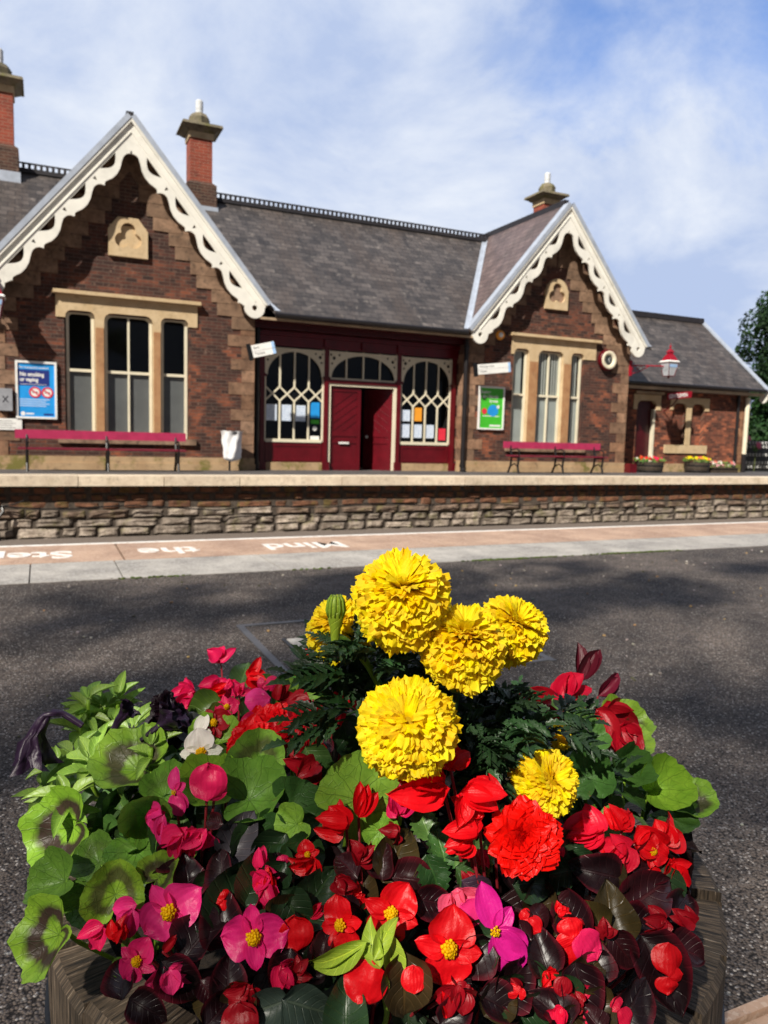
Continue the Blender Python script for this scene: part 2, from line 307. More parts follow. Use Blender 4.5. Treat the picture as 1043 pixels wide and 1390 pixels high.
# ------------------------------------------------------------------ mesh builder
def PANE(g, x0, x1, y, z0, z1): g.face([(x0, y, z0), (x1, y, z0), (x1, y, z1), (x0, y, z1)])
class MB:
    def __init__(s): s.v = []; s.f = []; s.uv = []; s.c = []; s.mi = []
    def face(s, pts, uvs=None, col=(1, 1, 1, 1), mi=0):
        i = len(s.v); s.v += [tuple(p) for p in pts]; s.f.append(tuple(range(i, i+len(pts))))
        s.uv.append(uvs or [(0, 0)]*len(pts)); s.c.append([col]*len(pts)); s.mi.append(mi)
    def box(s, x0, x1, y0, y1, z0, z1, col=(1, 1, 1, 1), mi=0):
        a = [(x0, y0, z0), (x1, y0, z0), (x1, y1, z0), (x0, y1, z0), (x0, y0, z1), (x1, y0, z1), (x1, y1, z1), (x0, y1, z1)]
        for q, ax in (((0, 1, 5, 4), (0, 2)), ((1, 2, 6, 5), (1, 2)), ((2, 3, 7, 6), (0, 2)), ((3, 0, 4, 7), (1, 2)), ((4, 5, 6, 7), (0, 1)), ((3, 2, 1, 0), (0, 1))):
            p = [a[i] for i in q]; s.face(p, [(t[ax[0]], t[ax[1]]) for t in p], col, mi)
    def grid(s, fn, nu, nv, col=(1, 1, 1, 1), closed=False, uvf=None, colf=None, mi=0):
        i0 = len(s.v); W = nu if closed else nu+1
        for j in range(nv+1):
            for i in range(W): s.v.append(tuple(fn(i/nu, j/nv)))
        for j in range(nv):
            for i in range(nu):
                a = i0+j*W+i; b_ = i0+j*W+(i+1) % W if closed else a+1
                d = a+W; e = b_+W
                s.f.append((a, b_, e, d)); q = [(i/nu, j/nv), ((i+1)/nu, j/nv), ((i+1)/nu, (j+1)/nv), (i/nu, (j+1)/nv)]
                s.uv.append([uvf(*t) for t in q] if uvf else q); s.c.append([colf(*t) for t in q] if colf else [col]*4); s.mi.append(mi)
    def tube(s, pts, r, n=8, col=(1, 1, 1, 1), cap=True, mi=0):
        pts = [V(p) for p in pts]; rs = r if isinstance(r, (list, tuple)) else [r]*len(pts); rings = []
        up = None
        for k, p in enumerate(pts):
            t = (pts[min(k+1, len(pts)-1)]-pts[max(k-1, 0)]).normalized()
            if up is None: up = t.orthogonal().normalized()
            up = (up - t*up.dot(t)); up = up.normalized() if up.length > 1e-6 else t.orthogonal().normalized()
            bi = t.cross(up); rings.append([p + (up*cos(2*pi*i/n)+bi*sin(2*pi*i/n))*rs[k] for i in range(n)])
        i0 = len(s.v)
        for rg in rings: s.v += [tuple(p) for p in rg]
        L = 0
        for k in range(len(rings)-1):
            for i in range(n):
                a = i0+k*n+i; b_ = i0+k*n+(i+1) % n
                s.f.append((a, b_, b_+n, a+n)); s.uv.append([(i/n, k*.1), ((i+1)/n, k*.1), ((i+1)/n, k*.1+.1), (i/n, k*.1+.1)]); s.c.append([col]*4); s.mi.append(mi)
        if cap:
            for k, rv in ((0, True), (len(rings)-1, False)):
                idx = [i0+k*n+i for i in range(n)]
                s.f.append(tuple(reversed(idx)) if rv else tuple(idx)); s.uv.append([(0, 0)]*n); s.c.append([col]*n); s.mi.append(mi)
    def lathe(s, prof, c, n=16, axis=V((0, 0, 1)), col=(1, 1, 1, 1), mi=0):
        ax = V(axis).normalized(); a = ax.orthogonal().normalized()
        if abs(ax.z) > .99: a = V((1, 0, 0))
        b_ = ax.cross(a); c = V(c)
        def fn(u, v_):
            k = v_*(len(prof)-1); i = min(int(k+1e-9), len(prof)-2); t = k-i
            r = prof[i][0]*(1-t)+prof[i+1][0]*t; z = prof[i][1]*(1-t)+prof[i+1][1]*t
            return c + (a*cos(2*pi*u)+b_*sin(2*pi*u))*r + ax*z
        s.grid(fn, n, len(prof)-1, col, True, mi=mi)
    def poly(s, outer, holes, mp_, d0, d1, col=(1, 1, 1, 1), mi=0):
        """flat polygon with holes in (a,b); mp_(a,b,d) gives the point at depth d; closed solid between depths d0 and d1"""
        loops = [outer]+list(holes); flat = [p for l in loops for p in l]
        tris = tessellate_polygon([[V((p[0], p[1], 0)) for p in l] for l in loops])
        for t in tris:
            p = [flat[i] for i in t]
            s.face([mp_(*q, d0) for q in p], p, col, mi); s.face([mp_(*q, d1) for q in reversed(p)], list(reversed(p)), col, mi)
        for l in loops:
            for i in range(len(l)):
                a, b_ = l[i], l[(i+1) % len(l)]
                s.face([mp_(*a, d0), mp_(*b_, d0), mp_(*b_, d1), mp_(*a, d1)], [(a[0], a[1]), (b_[0], b_[1]), (b_[0]+.0, b_[1]+(d1-d0)), (a[0], a[1]+(d1-d0))], col, mi)
    def build(s, name, mats, parent=None, smooth=False, merge=False, origin=None, fix=False):
        me = bpy.data.meshes.new(name)
        if origin is None: origin = parent.matrix_world.translation if parent is not None and parent.type == 'EMPTY' else V((0, 0, 0))
        if parent is not None and parent.type == 'MESH': origin = V((0, 0, 0))
        o = V(origin); me.from_pydata([(p[0]-o.x, p[1]-o.y, p[2]-o.z) for p in s.v], [], s.f)
        uvl = me.uv_layers.new(name='UVMap'); ca = me.color_attributes.new('Col', 'FLOAT_COLOR', 'CORNER')
        fu = [x for q in s.uv for p in q for x in p]; me.uv_layers['UVMap'].data.foreach_set('uv', fu); ca = me.color_attributes['Col']
        fc = [x for q in s.c for p in q for x in (p if len(p) == 4 else (*p, 1))]; ca.data.foreach_set('color', fc)
        for mm in (mats if isinstance(mats, list) else [mats]): me.materials.append(M[mm] if isinstance(mm, str) else mm)
        me.polygons.foreach_set('material_index', s.mi)
        if merge or fix:
            bm = bmesh.new(); bm.from_mesh(me)
            bmesh.ops.remove_doubles(bm, verts=bm.verts, dist=1e-5)
            if fix: bmesh.ops.recalc_face_normals(bm, faces=bm.faces)
            bm.to_mesh(me); bm.free()
        if smooth: me.polygons.foreach_set('use_smooth', [True]*len(me.polygons))
        ob = bpy.data.objects.new(name, me); COL.objects.link(ob)
        if parent is not None:
            ob.parent = parent
            if parent.type == 'MESH': pass
        else: ob.location = o
        return ob
def root(name, loc, label, cat, group=None, kind=None):
    o = bpy.data.objects.new(name, None); COL.objects.link(o); o.location = loc; o.empty_display_size = .1
    o.matrix_world = Matrix.Translation(V(loc))
    return tag(o, label, cat, group, kind)
def tag(o, label=None, cat=None, group=None, kind=None):
    if label: o['label'] = label
    if cat: o['category'] = cat
    if group: o['group'] = group
    if kind: o['kind'] = kind
    return o
def sub(mb, name, mats, parent, **k):
    """a sub-part: its mesh is written in the same space as its parent part"""
    p = parent.parent if parent.parent else parent
    org = p.matrix_world.translation if p.type == 'EMPTY' else V(p.location)
    o = mb.build(name, mats, None, origin=org, **k); o.location = (0, 0, 0); o.parent = parent; return o
def fxz(a, b, d): return (a, d, b)
def arc(cx, cz, rx, rz, a0, a1, n): return [(cx+rx*cos(a0+(a1-a0)*i/n), cz+rz*sin(a0+(a1-a0)*i/n)) for i in range(n+1)]
def text(name, s, size, loc, rot, mat, parent=None, depth=.002, ax='LEFT', bold=0., sx=1.):
    cu = bpy.data.curves.new('t', 'FONT'); cu.body = s; cu.size = size; cu.extrude = depth; cu.offset = bold; cu.align_x = ax
    t = bpy.data.objects.new('t', cu); COL.objects.link(t); bpy.context.view_layer.update()
    me = bpy.data.meshes.new_from_object(t.evaluated_get(bpy.context.evaluated_depsgraph_get())); bpy.data.objects.remove(t)
    T = Matrix.Translation(V(loc)) @ rot @ Matrix.Diagonal((sx, 1, 1, 1)); me.transform(T)
    me.materials.clear(); me.materials.append(M[mat]); o = bpy.data.objects.new(name, me); COL.objects.link(o)
    if parent is not None:
        me.transform(Matrix.Translation(-parent.matrix_world.translation)); o.parent = parent
    return o
RX = Matrix.Rotation(pi/2, 4, 'X')
# ------------------------------------------------------------------ ground, platforms
def struct(mb, name, mats, **k): o = mb.build(name, mats, **k); tag(o, kind='structure'); return o
def wallz(y): return -.13*(min(y, 17.9)-14.2)/3.7
YE = 6.07
mb = MB(); mb.box(-60, 60, -60, 4.63, -.9, 0); struct(mb, 'platform_asphalt', 'asphalt')
mb = MB(); mb.box(-60, 60, 4.632, YE-.04, -.9, -.075); struct(mb, 'platform_base', 'slab_grey')
mb = MB()
for a, b_ in [(-.075-.98*(k+1), -.075-.98*k) for k in range(40)]+[(-.075, .43)]+[(.43+.98*k, .43+.98*(k+1)) for k in range(45)]: mb.box(a+.004, b_-.004, 4.634, 5.268, -.07, .003)
struct(mb, 'edging_slabs', 'slab_grey')
mb = MB(); x = .50-2.46*16
while x < 45: mb.box(x+.007, x+2.453, 5.272, YE, -.07, .004); x += 2.46
ed = struct(mb, 'edging_coping', 'slab_pink')
mb = MB(); mb.box(-40, 45, YE-.055, YE+.001, .0045, .0075); o = mb.build('edge_line', 'road_paint'); o.parent = ed
for s_, xr in (('Mind', 2.205), ('the', 1.05), ('Step', .19)):
    o = text('painted_word', s_, .40, (xr, 5.72, .0055), Matrix.Rotation(pi, 4, 'Z'), 'road_paint', None, .0012, 'LEFT', .008, .82); o.parent = ed
mb = MB(); mb.box(-80, 90, YE-.03, 14.3, -1.3, -1.1); struct(mb, 'track_ballast', 'ballast')
mb = MB()
for yc in (7.5, 11.6):
    for k in (-.72, .72): mb.box(-80, 90, yc+k-.035, yc+k+.035, -1.05, -.93)
    for i in range(120): mb.box(-30+i*.65, -29.75+i*.65, yc-1.25, yc+1.25, -1.12, -1.05)
struct(mb, 'railway_track', 'rail')
mb = MB(); mb.box(-400, 500, 18.6, 600, -.5, -.19); struct(mb, 'ground', 'tan_ground')
# metal access covers let into the asphalt
cv = root('access_cover', (1.3, 2.95, 0), 'flush pale access cover inside a worn steel frame in the dark asphalt', 'access cover')
mb = MB()
for q in ((.80, .83, 2.45, 3.36), (1.86, 1.89, 2.42, 3.30), (.83, 1.86, 3.33, 3.36), (.83, 1.86, 2.43, 2.46)): mb.box(*q, -.02, .005)
mb.build('frame', 'frame_metal', cv)
mb = MB(); mb.box(.95, 1.50, 2.62, 3.06, -.02, .006); o = mb.build('plate', 'slab_grey', cv)
for q in ((.93, .948, 2.60, 3.08), (1.502, 1.52, 2.60, 3.08)): mb = MB(); mb.box(*q, -.02, .004); mb.build('groove', 'iron', cv)
# corner of a stone slab, bottom right
mb = MB(); mb.box(.93, 2.2, -.3, .74, -.03, .012); mb.box(.93, 2.2, .745, .762, -.03, .02); sl_ = mb.build('stone_slab', 'slab_pink', origin=(1.3, .4, 0)); tag(sl_, 'brown stone slab with a dark rim lying in the asphalt beyond the right of the barrel', 'paving slab')

# far platform: surface, coping stones, rough wall of blocks
mb = MB(); mb.face([(-60, 14.72, wallz(14.72)), (80, 14.72, wallz(14.72)), (80, 19.5, -.13), (-60, 19.5, -.13)], [(-60, 14), (80, 14), (80, 19), (-60, 19)])
mb.box(-60, 80, 14.72, 19.5, -.6, -.16); struct(mb, 'platform_paving', 'paving_far')
mb = MB(); x = -30.
while x < 60:
    L = R_.uniform(1.3, 2.1); g = R_.uniform(.82, 1.08); dz = R_.uniform(-.004, .006)
    mb.box(x+.006, x+L-.006, 14.16+R_.uniform(-.006, .006), 14.74, -.175, .002+dz, (g, g*.99, g*.97, 1)); x += L
struct(mb, 'platform_coping', 'coping')
mb = MB()
zs = [-.19, -.33, -.46, -.60, -.76, -.93, -1.10, -1.3]
for k in range(len(zs)-1):
    z1, z0 = zs[k], zs[k+1]; x = -14-R_.random()
    while x < 40:
        L = R_.uniform(.22, .5) if k < 2 else R_.uniform(.22, .80)
        if k < 3: h_ = R_.random(); colr = (.30+.16*h_, .15+.07*h_, .09+.04*h_, 1)
        else: h_ = R_.uniform(.55, 1.); colr = (h_, h_*.94, h_*.88, 1)
        if k == 3 and R_.random() < .5: colr = (.5, .4, .34, 1)
        y0 = 14.36 + (.0 if k < 3 else -.03) + R_.uniform(-.015, .015); s0 = R_.random()*50
        j0, j1 = R_.uniform(-.03, .018), R_.uniform(-.018, .03)
        def fn(u, v_, x=x, L=L, z0=z0, z1=z1, y0=y0, s0=s0, j0=j0, j1=j1, k=k):
            e = min(1, 9*min(u, 1-u)*max(L, .4), 5*min(v_, 1-v_)); e = max(0, e)
            n_ = noise.noise(V((s0+u*L*5, v_*3, s0)))
            X = x+.012+u*(L-.024)+noise.noise(V((s0, v_*3, 7)))*.02; Z = z0+.008+v_*(z1-z0-.016)+(j0*(1-v_)+j1*v_)+noise.noise(V((u*L*4, s0, v_)))*.016
            return (X, y0+.06-(e**.5)*.06-(n_*.035 if k >= 3 else n_*.02)*e, Z)
        mb.grid(fn, 8, 5, colr, colf=lambda u, v_, c_=colr: c_ if .02 < u < .98 and .02 < v_ < .98 else (.07, .055, .045, 1)); x += L
pw = mb.build('retaining_wall', 'wallstone', origin=(6, 14.4, -.7)); tag(pw, 'rough stone block retaining wall under the far platform edge', 'wall')
mb = MB(); mb.box(-60, 80, 14.385, 14.75, -1.3, -.18); sub(mb, 'backing', 'wall_mortar', pw)
mb = MB(); pts = [(x*.5-4, 14.22-.02*sin(x), -.60+.035*sin(x*1.3)+.02*sin(x*.37)+(.05 if x*.5-4 < 3 else 0)) for x in range(60)]
mb.tube(pts, .013, 6); cb = mb.build('cable', 'iron', origin=pts[0]); tag(cb, 'black cable slung along the stone retaining wall beneath the far platform', 'cable')
mb = MB(); mb.tube([(-.62, 14.25, -.52), (-.60, 14.2, -.60), (-.72, 14.18, -.75), (-.66, 14.2, -1.2)], .03, 7); mb.tube([(-.62, 14.25, -.52), (-.40, 14.2, -.47), (-.28, 14.2, -.42)], .012, 6)
o = mb.build('drain_pipe', 'iron', origin=(-.6, 14.2, -1)); tag(o, 'bent black pipe running down the stone retaining wall at the left edge of the photo', 'pipe')

# ------------------------------------------------------------------ the station building
ST = root('station_building', (7.4, 17.9, -.13), 'long red brick railway station with two white-bargeboarded gables, slate roof and maroon timber porch', 'station building')
YW, RS, ZR, YR = 17.9, .858, 7.05, 21.4      # wall plane, main roof slope, ridge height and depth
SG = 1.2; GA = math.atan(SG)
ZB = -.16
def gable(cx, za, half=2.8):
    """brick gable wall with its window opening, stone dressings, bargeboards and roof"""
    zc = za-.14-SG*half
    left = cx < 5
    if left: wx0, wx1, wins, lint, hood = .50, 3.12, ((.53, 1.10), (1.31, 2.32), (2.51, 3.10)), (.33, 3.31), (.26, 3.39)
    else: wx0, wx1, wins, lint, hood = 11.95, 14.37, ((11.97, 12.45), (12.78, 13.63), (13.92, 14.35)), (11.87, 14.78), (11.76, 14.9)
    mb = MB(); mb.poly([(cx-half, ZB), (cx+half, ZB), (cx+half, zc), (cx, za-.14), (cx-half, zc)], [[(wx0, .60), (wx1, .60), (wx1, 3.30), (wx0, 3.30)]], fxz, YW, YW+.36)
    for s in (-1, 1):     # side walls
        x0, x1 = sorted((cx+s*half, cx+s*(half-.3))); mb.box(x0, x1, YW+.362, 25, ZB, zc-.02)
    mb.build('gable_wall', 'brick', ST, fix=True)
    # stepped stones under the rake
    mb = MB(); z = zc-.62; k = 0
    while z < za-1.15:
        dz = .285; g = R_.uniform(.70, 1.12)
        xo = (za-.16-z-dz)/SG; xi = max(0.03, xo-.80-(.10 if k % 2 else 0))
        xo = min(xo, half+.01)
        for s in (-1, 1):
            a, b_ = sorted((cx+s*xi, cx+s*xo)); gg = g*R_.uniform(.85, 1.1); mb.box(a, b_, YW-.022-R_.uniform(0, .006), YW+.1, z+.004, z+dz-.004, (gg, gg*.96, gg*.9, 1))
        z += dz; k += 1
    mb.poly([(cx-(za-.16-z)/SG, z), (cx+(za-.16-z)/SG, z), (cx, za-.17)], [], fxz, YW-.024, YW+.1, (.9, .86, .8, 1))
    mb.build('rake_stones', 'quoin', ST, fix=True)
    if left: mb = MB(); mb.poly([(cx-.20, 5.72), (cx+.20, 5.72), (cx+.20, 6.10), (cx, 6.36), (cx-.20, 6.10)], [], fxz, YW-.034, YW+.05); mb.build('gable_niche', 'brick_dark', ST, fix=True)
    # quoins
    qs = {-1: MB(), 1: MB()}; z = ZB+.36; k = 0
    while z < zc-.62:
        h_ = R_.uniform(.26, .34); wd = .56 if k % 2 else .30; g = R_.uniform(.75, 1.15)
        for s in (-1, 1):
            mb = qs[s]; a, b_ = sorted((cx+s*(half+.014), cx+s*(half-wd*R_.uniform(.9, 1.15)))); gg = g*R_.uniform(.85, 1.1); hot = R_.random()
            mb.box(a, b_, YW-.016, YW+(.36 if k % 2 == 0 else .55), z+.005, min(z+h_, zc-.62)-.005, (gg, gg*(.96-.14*hot), gg*(.93-.25*hot), 1))
        z += h_; k += 1
    qs[-1].build('quoin_stones', 'quoin', ST); qs[1].build('quoin_stones', 'quoin', ST)
    mb = MB(); mb.box(cx-half-.05, cx+half+.05, YW-.07, YW+.3, ZB, .06); mb.box(cx-half-.03, cx+half+.03, YW-.04, YW+.3, .06, .205); mb.build('plinth', 'plinth', ST)
    # stone window dressing
    zl = 3.17
    pth = [(lint[0], zl)]
    edges = [(wins[0][0], wins[0][1]), wins[1], wins[2]]
    for i, (a, b_) in enumerate(edges):
        a0 = a-.01; b0 = b_+.01; r = .13 if i != 1 else .17
        zt = 3.33
        pth += ([(a0, zl)] if i == 0 else [(a0, .622)]) + arc(a0+r, zt-r, r, r, pi, pi/2, 6) + arc(b0-r, zt-r, r, r, pi/2, 0, 6) + ([(b0, zl)] if i == 2 else [(b0, .622)])
    pth += [(lint[1], zl), (lint[1], 3.648), (lint[0], 3.648)]
    mb = MB(); mb.poly(pth, [], fxz, YW-.03, YW+.17); mb.build('window_surround', 'chimney_stone', ST, fix=True)
    mb = MB()
    for i in (0, 1): a, b_ = edges[i][1]+.012, edges[i+1][0]-.012; mb.box(a+.01, b_-.01, YW-.045, YW-.028, .64, 3.0)
    mb.build('mullion', 'stone_orange', ST)
    mb = MB(); mb.box(hood[0], hood[1], YW-.13, YW+.02, 3.652, 3.70); mb.box(hood[0]+.02, hood[1]-.02, YW-.10, YW+.02, 3.702, 3.745); mb.box(hood[0]+.02, hood[1]-.02, YW-.16, YW-.128, 3.66, 3.73); mb.build('hood_mould', 'chimney_stone', ST)
    mb = MB(); mb.box(wx0-.16, wx1+.16, YW-.09, YW+.3, .49, .618); mb.build('window_sill', 'quoin', ST)
    # sash windows
    for i, (a, b_) in enumerate(edges):
        y0, y1 = YW+.075, YW+.135; t = .062
        mb = MB(); r = .12 if i != 1 else .16
        op = [(a, .625), (b_, .625)] + arc(b_-r, 3.325-r, r, r, 0, pi/2, 6) + arc(a+r, 3.325-r, r, r, pi/2, pi, 6)
        mid = (a+b_)/2; zm = 2.07
        def pane(x0, x1, z0, z1, top):
            if not top: return [(x0, z0), (x1, z0), (x1, z1), (x0, z1)]
            q = [(x0, z0), (x1, z0)]
            rr = max(.02, r-t*.5)
            q += arc(x1-rr, z1-rr, rr, rr, 0, pi/2, 5) if x1 > b_-.1 else [(x1, z1)]
            q += arc(x0+rr, z1-rr, rr, rr, pi/2, pi, 5) if x0 < a+.1 else [(x0, z1)]
            return q
        xs = [(a+t, b_-t)] if i != 1 else [(a+t, mid-.022), (mid+.022, b_-t)]
        hs = []
        for x0, x1 in xs: hs += [pane(x0, x1, .72, zm-.03, 0), pane(x0, x1, zm+.03, 3.27, 1)]
        mb.poly(op, hs, fxz, y0, y1); w_ = mb.build('window', 'cream', ST, fix=True)
        g = MB(); PANE(g, a+.02, b_-.02, YW+.102, .65, 3.20); sub(g, 'pane', 'glass', w_)
        if left:
            g = MB(); g.box(a+.01, b_-.01, YW+.145, YW+.15, .65, zm-.02); sub(g, 'blind', 'blind_grey', w_)
        else:
            g = MB(); g.box(a+.01, b_-.01 if i == 1 else a+(b_-a)*.72, YW+.145, YW+.15, zm if i == 1 else .65, 3.3); sub(g, 'curtain', 'curtain' if i else 'blind_pale', w_)
            g = MB(); g.box(a+.01, b_-.01, YW+.156, YW+.16, .65, zm-.02); sub(g, 'blind', 'blind_pale', w_)
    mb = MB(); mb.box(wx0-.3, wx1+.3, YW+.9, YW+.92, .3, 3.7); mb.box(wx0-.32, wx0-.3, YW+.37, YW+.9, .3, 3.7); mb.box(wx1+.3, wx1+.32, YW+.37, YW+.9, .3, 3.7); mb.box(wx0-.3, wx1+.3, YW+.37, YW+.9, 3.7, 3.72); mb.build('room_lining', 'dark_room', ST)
    # carved trefoil stone
    tx = 1.81 if left else 13.26; tz = 4.56 if left else 4.48; hw = .41 if left else .38; ht = .83 if left else .84
    if left: op = [(tx-hw, tz), (tx+hw, tz), (tx+hw, tz+ht-.26), (tx+hw-.2, tz+ht), (tx-hw+.2, tz+ht), (tx-hw, tz+ht-.26)]
    else: op = [(tx-hw, tz), (tx+hw, tz), (tx+hw, tz+ht-.32)] + arc(tx, tz+ht-.34, hw-.02, .34, 0.15, pi-.15, 8) + [(tx-hw, tz+ht-.32)]
    q = []; rr = .155; cz = tz+.42
    for k, an in enumerate((90, 210, 330)):
        cc = (tx+.145*cos(radians(an)), cz+.145*sin(radians(an)))
        q += arc(cc[0], cc[1], rr, rr, radians(an-112), radians(an+112), 10)
    mb = MB(); mb.poly(op, [q], fxz, YW-.085, YW-.002); fr_ = mb.build('trefoil_panel', 'chimney_stone', ST, fix=True)
    g = MB(); g.box(tx-hw+.03, tx+hw-.03, YW-.006, YW-.003, tz+.05, tz+ht-.16); sub(g, 'recess', 'chimney_stone' if left else 'quoin', fr_)
    # bargeboards
    sE = 2.90/cos(GA)
    for s in (-1, 1):
        def W(ss, tt): return (cx+s*(ss*cos(GA)-tt*sin(GA)), za-ss*sin(GA)-tt*cos(GA))
        t0 = .44; s_in = t0*tan(GA)
        rc_ = (sE, .28)
        per = (sE-.30-s_in)/4
        prof = [(0, .52), (.04, .45), (.10, .405), (.20, .395), (.30, .43), (.45, .50), (.60, .535), (.75, .53), (.87, .49), (.94, .475), (1., .52)]
        def ip(tab, u):
            for (a0, b0), (a1, b1) in zip(tab, tab[1:]):
                if u <= a1: return b0+(b1-b0)*(u-a0)/(a1-a0)
            return tab[-1][1]
        def mp_(a, b_, d): X, Z = W(a, b_); return (X, d, Z)
        mb = MB(); d0, d1 = YW-.48, YW-.42
        def prism(q):     # four (s,t) corners
            f_ = [mp_(*p, d0) for p in q]; k_ = [mp_(*p, d1) for p in q]; mb.face(f_); mb.face(list(reversed(k_)))
            for i in (0, 2): mb.face([f_[i], f_[i+1], k_[i+1], k_[i]])
        def hole(ss):
            u = (ss-s_in)/per; k = int(u); u -= k
            if .27 < u < .79 and k < 4: q = sin(pi*(u-.27)/.52); return .235, .235+.145*q
            if k > 0 and u < .075: return .27, .27+.10*(1-abs(u-.035)/.04)
            return None
        f_ = [mp_(*p, d0) for p in ((0, 0), (s_in, 0), (s_in, t0))]; mb.face(f_); mb.face([mp_(*p, d1) for p in ((0, 0), (s_in, t0), (s_in, 0))]); mb.face([mp_(0, 0, d0), mp_(0, 0, d1), mp_(s_in, t0, d1), mp_(s_in, t0, d0)])
        n_ = 104; L4 = per*4
        for i in range(n_):
            sa, sb = s_in+L4*i/n_, s_in+L4*(i+1)/n_
            la, lb = ip(prof, ((sa-s_in)/per) % 1 if i else 0.10), ip(prof, min(1, (((sb-s_in)/per-1e-6) % 1)))
            h0 = hole((sa+sb)/2)
            if h0:
                ha, hb = hole(sa+1e-5), hole(sb-1e-5); ha = ha or (h0[0], h0[0]); hb = hb or (h0[0], h0[0])
                prism([(sa, 0), (sb, 0), (sb, hb[0]), (sa, ha[0])]); prism([(sa, ha[1]), (sb, hb[1]), (sb, lb), (sa, la)])
            else: prism([(sa, 0), (sb, 0), (sb, lb), (sa, la)])
        e0 = s_in+L4
        prism([(e0, 0), (sE+.13, 0), (sE+.16, .20), (e0, .20)]); prism([(e0, .20), (sE-.08, .20), (sE-.10, .42), (e0, .50)])
        cX, cZ = W(*rc_); mb.lathe([(.062, -.034), (.235, -.034), (.235, .034), (.062, .034), (.062, -.034)], (cX, YW-.45, cZ), 26, (0, 1, 0))
        bb = mb.build('bargeboard', 'barge_cream', ST)
        g = MB(); g.poly([(0.0, -.005), (sE+.13, -.005), (sE+.10, .055), (.055*tan(GA), .055)], [], mp_, YW-.53, YW-.482)
        g.poly([(.17*tan(GA), .17), (sE-.1, .17), (sE-.1, .193), (.193*tan(GA), .193)], [], mp_, YW-.50, YW-.482)
        sub(g, 'moulding', 'barge_cream', bb, fix=True)
    # roof slabs with lead verge
    for s in (-1, 1):
        sL = (half+.21)/cos(GA)
        def mp2(ss, tt, y): return (cx+s*(ss*cos(GA)+tt*sin(GA)), y, za-ss*sin(GA)+tt*cos(GA))
        mb = MB(); ln = sL
        ys = (YW-.50, 23.2)
        a = [mp2(0, .075, ys[0]), mp2(ln, .075, ys[0]), mp2(ln, .075, ys[1]), mp2(0, .075, ys[1])]; uv = [(ys[0], ln), (ys[0], 0), (ys[1], 0), (ys[1], ln)]
        b_ = [mp2(.0, .012, ys[0]), mp2(ln, .012, ys[0]), mp2(ln, .012, ys[1]), mp2(0, .012, ys[1])]
        mb.face(a, uv); mb.face(list(reversed(b_)), uv)
        for i in range(4): j = (i+1) % 4; mb.face([a[i], a[j], b_[j], b_[i]], [(0, 0), (.1, 0), (.1, .1), (0, .1)])
        mb.build('gable_roof', 'slate_pink', ST, fix=True)
        g = MB(); v0, v1 = YW-.545, YW-.28
        for (t0_, t1_) in ((-.005, .10),):
            for pts in ([mp2(0, t1_, v0), mp2(ln-.03, t1_, v0), mp2(ln-.03, t1_, v1), mp2(0, t1_, v1)], [mp2(0, t0_, v0), mp2(ln-.03, t0_, v0), mp2(ln-.03, t1_, v0), mp2(0, t1_, v0)]): g.face(pts)
            g.face([mp2(ln-.03, t0_, v0), mp2(ln-.03, t0_, v1), mp2(ln-.03, t1_, v1), mp2(ln-.03, t1_, v0)])
        g.build('verge_flashing', 'lead', ST)
        # soffit rafters end
        g = MB(); zf = za-SG*(half+.40)
        x0, x1 = sorted((cx+s*(half-.02), cx+s*(half+.30))); g.box(x0, x1, YW+.0, 25, zf+.12, zf+.2); g.build('eaves_board', 'iron', ST)
    g = MB(); g.box(cx-.075, cx+.075, YW-.30, 23, za+.03, za+.19); g.build('ridge_tiles', 'ridge_tile', ST)
plain('blind_pale', (.34, .36, .36), .8, .12, 2)
gable(1.84, 7.33); gable(13.25, 7.20)

# main roof, front and back slopes, cut round nothing: the gables' roofs run into it
ze = ZR-RS*(YR-17.38)
mb = MB(); ua = sqrt(1+RS*RS)
fL = (YR-17.38)*ua
def slab(mb, x0, x1, y0, z0, y1, z1, th=.06):
    l = sqrt((y1-y0)**2+(z1-z0)**2)
    a = [(x0, y0, z0), (x1, y0, z0), (x1, y1, z1), (x0, y1, z1)]; uv = [(x0, 0), (x1, 0), (x1, l), (x0, l)]
    b_ = [(p[0], p[1], p[2]-th) for p in a]; mb.face(a, uv); mb.face(list(reversed(b_)), uv)
    for i in range(4): j = (i+1) % 4; mb.face([b_[i], b_[j], a[j], a[i]], [(0, 0), (.1, 0), (.1, .1), (0, .1)])
def trap(mb, x0, x1, X0, X1):
    l = fL; a = [(x0, 17.38, ze), (x1, 17.38, ze), (X1, YR, ZR), (X0, YR, ZR)]; uv = [(x0, 0), (x1, 0), (X1, l), (X0, l)]
    b_ = [(p[0], p[1], p[2]-.06) for p in a]; mb.face(a, uv); mb.face(list(reversed(b_)), uv)
    for i in range(4): j = (i+1) % 4; mb.face([b_[i], b_[j], a[j], a[i]], [(0, 0), (.1, 0), (.1, .1), (0, .1)])
def vx(cx, za, s): return cx+s*(za+.14-ze)/SG-s*.04, cx+s*(za+.14-ZR)/SG-s*.04
l0, l1 = vx(1.84, 7.33, 1); r0_, r1_ = vx(13.25, 7.20, -1); k0, k1 = vx(1.84, 7.33, -1); q0, q1 = vx(13.25, 7.20, 1)
trap(mb, l0, r0_, l1, r1_); trap(mb, -9, k0, -9, k1); trap(mb, q0, 16.4, q1, 16.4)
slab(mb, -9, 16.2, 25.6, ze, YR+.001, ZR-.001)
mb.build('main_roof', 'slate', ST)
mb = MB(); mb.box(-9, 15.9, YR-.09, YR+.09, ZR-.03, ZR+.07); mb.box(-9, 13.3, YR-.02, YR+.02, ZR+.19, ZR+.225)
x = -8.95
while x < 13.2: mb.box(x, x+.065, YR-.018, YR+.018, ZR+.07, ZR+.19); x += .135
mb.build('ridge_cresting', 'ridge_tile', ST)
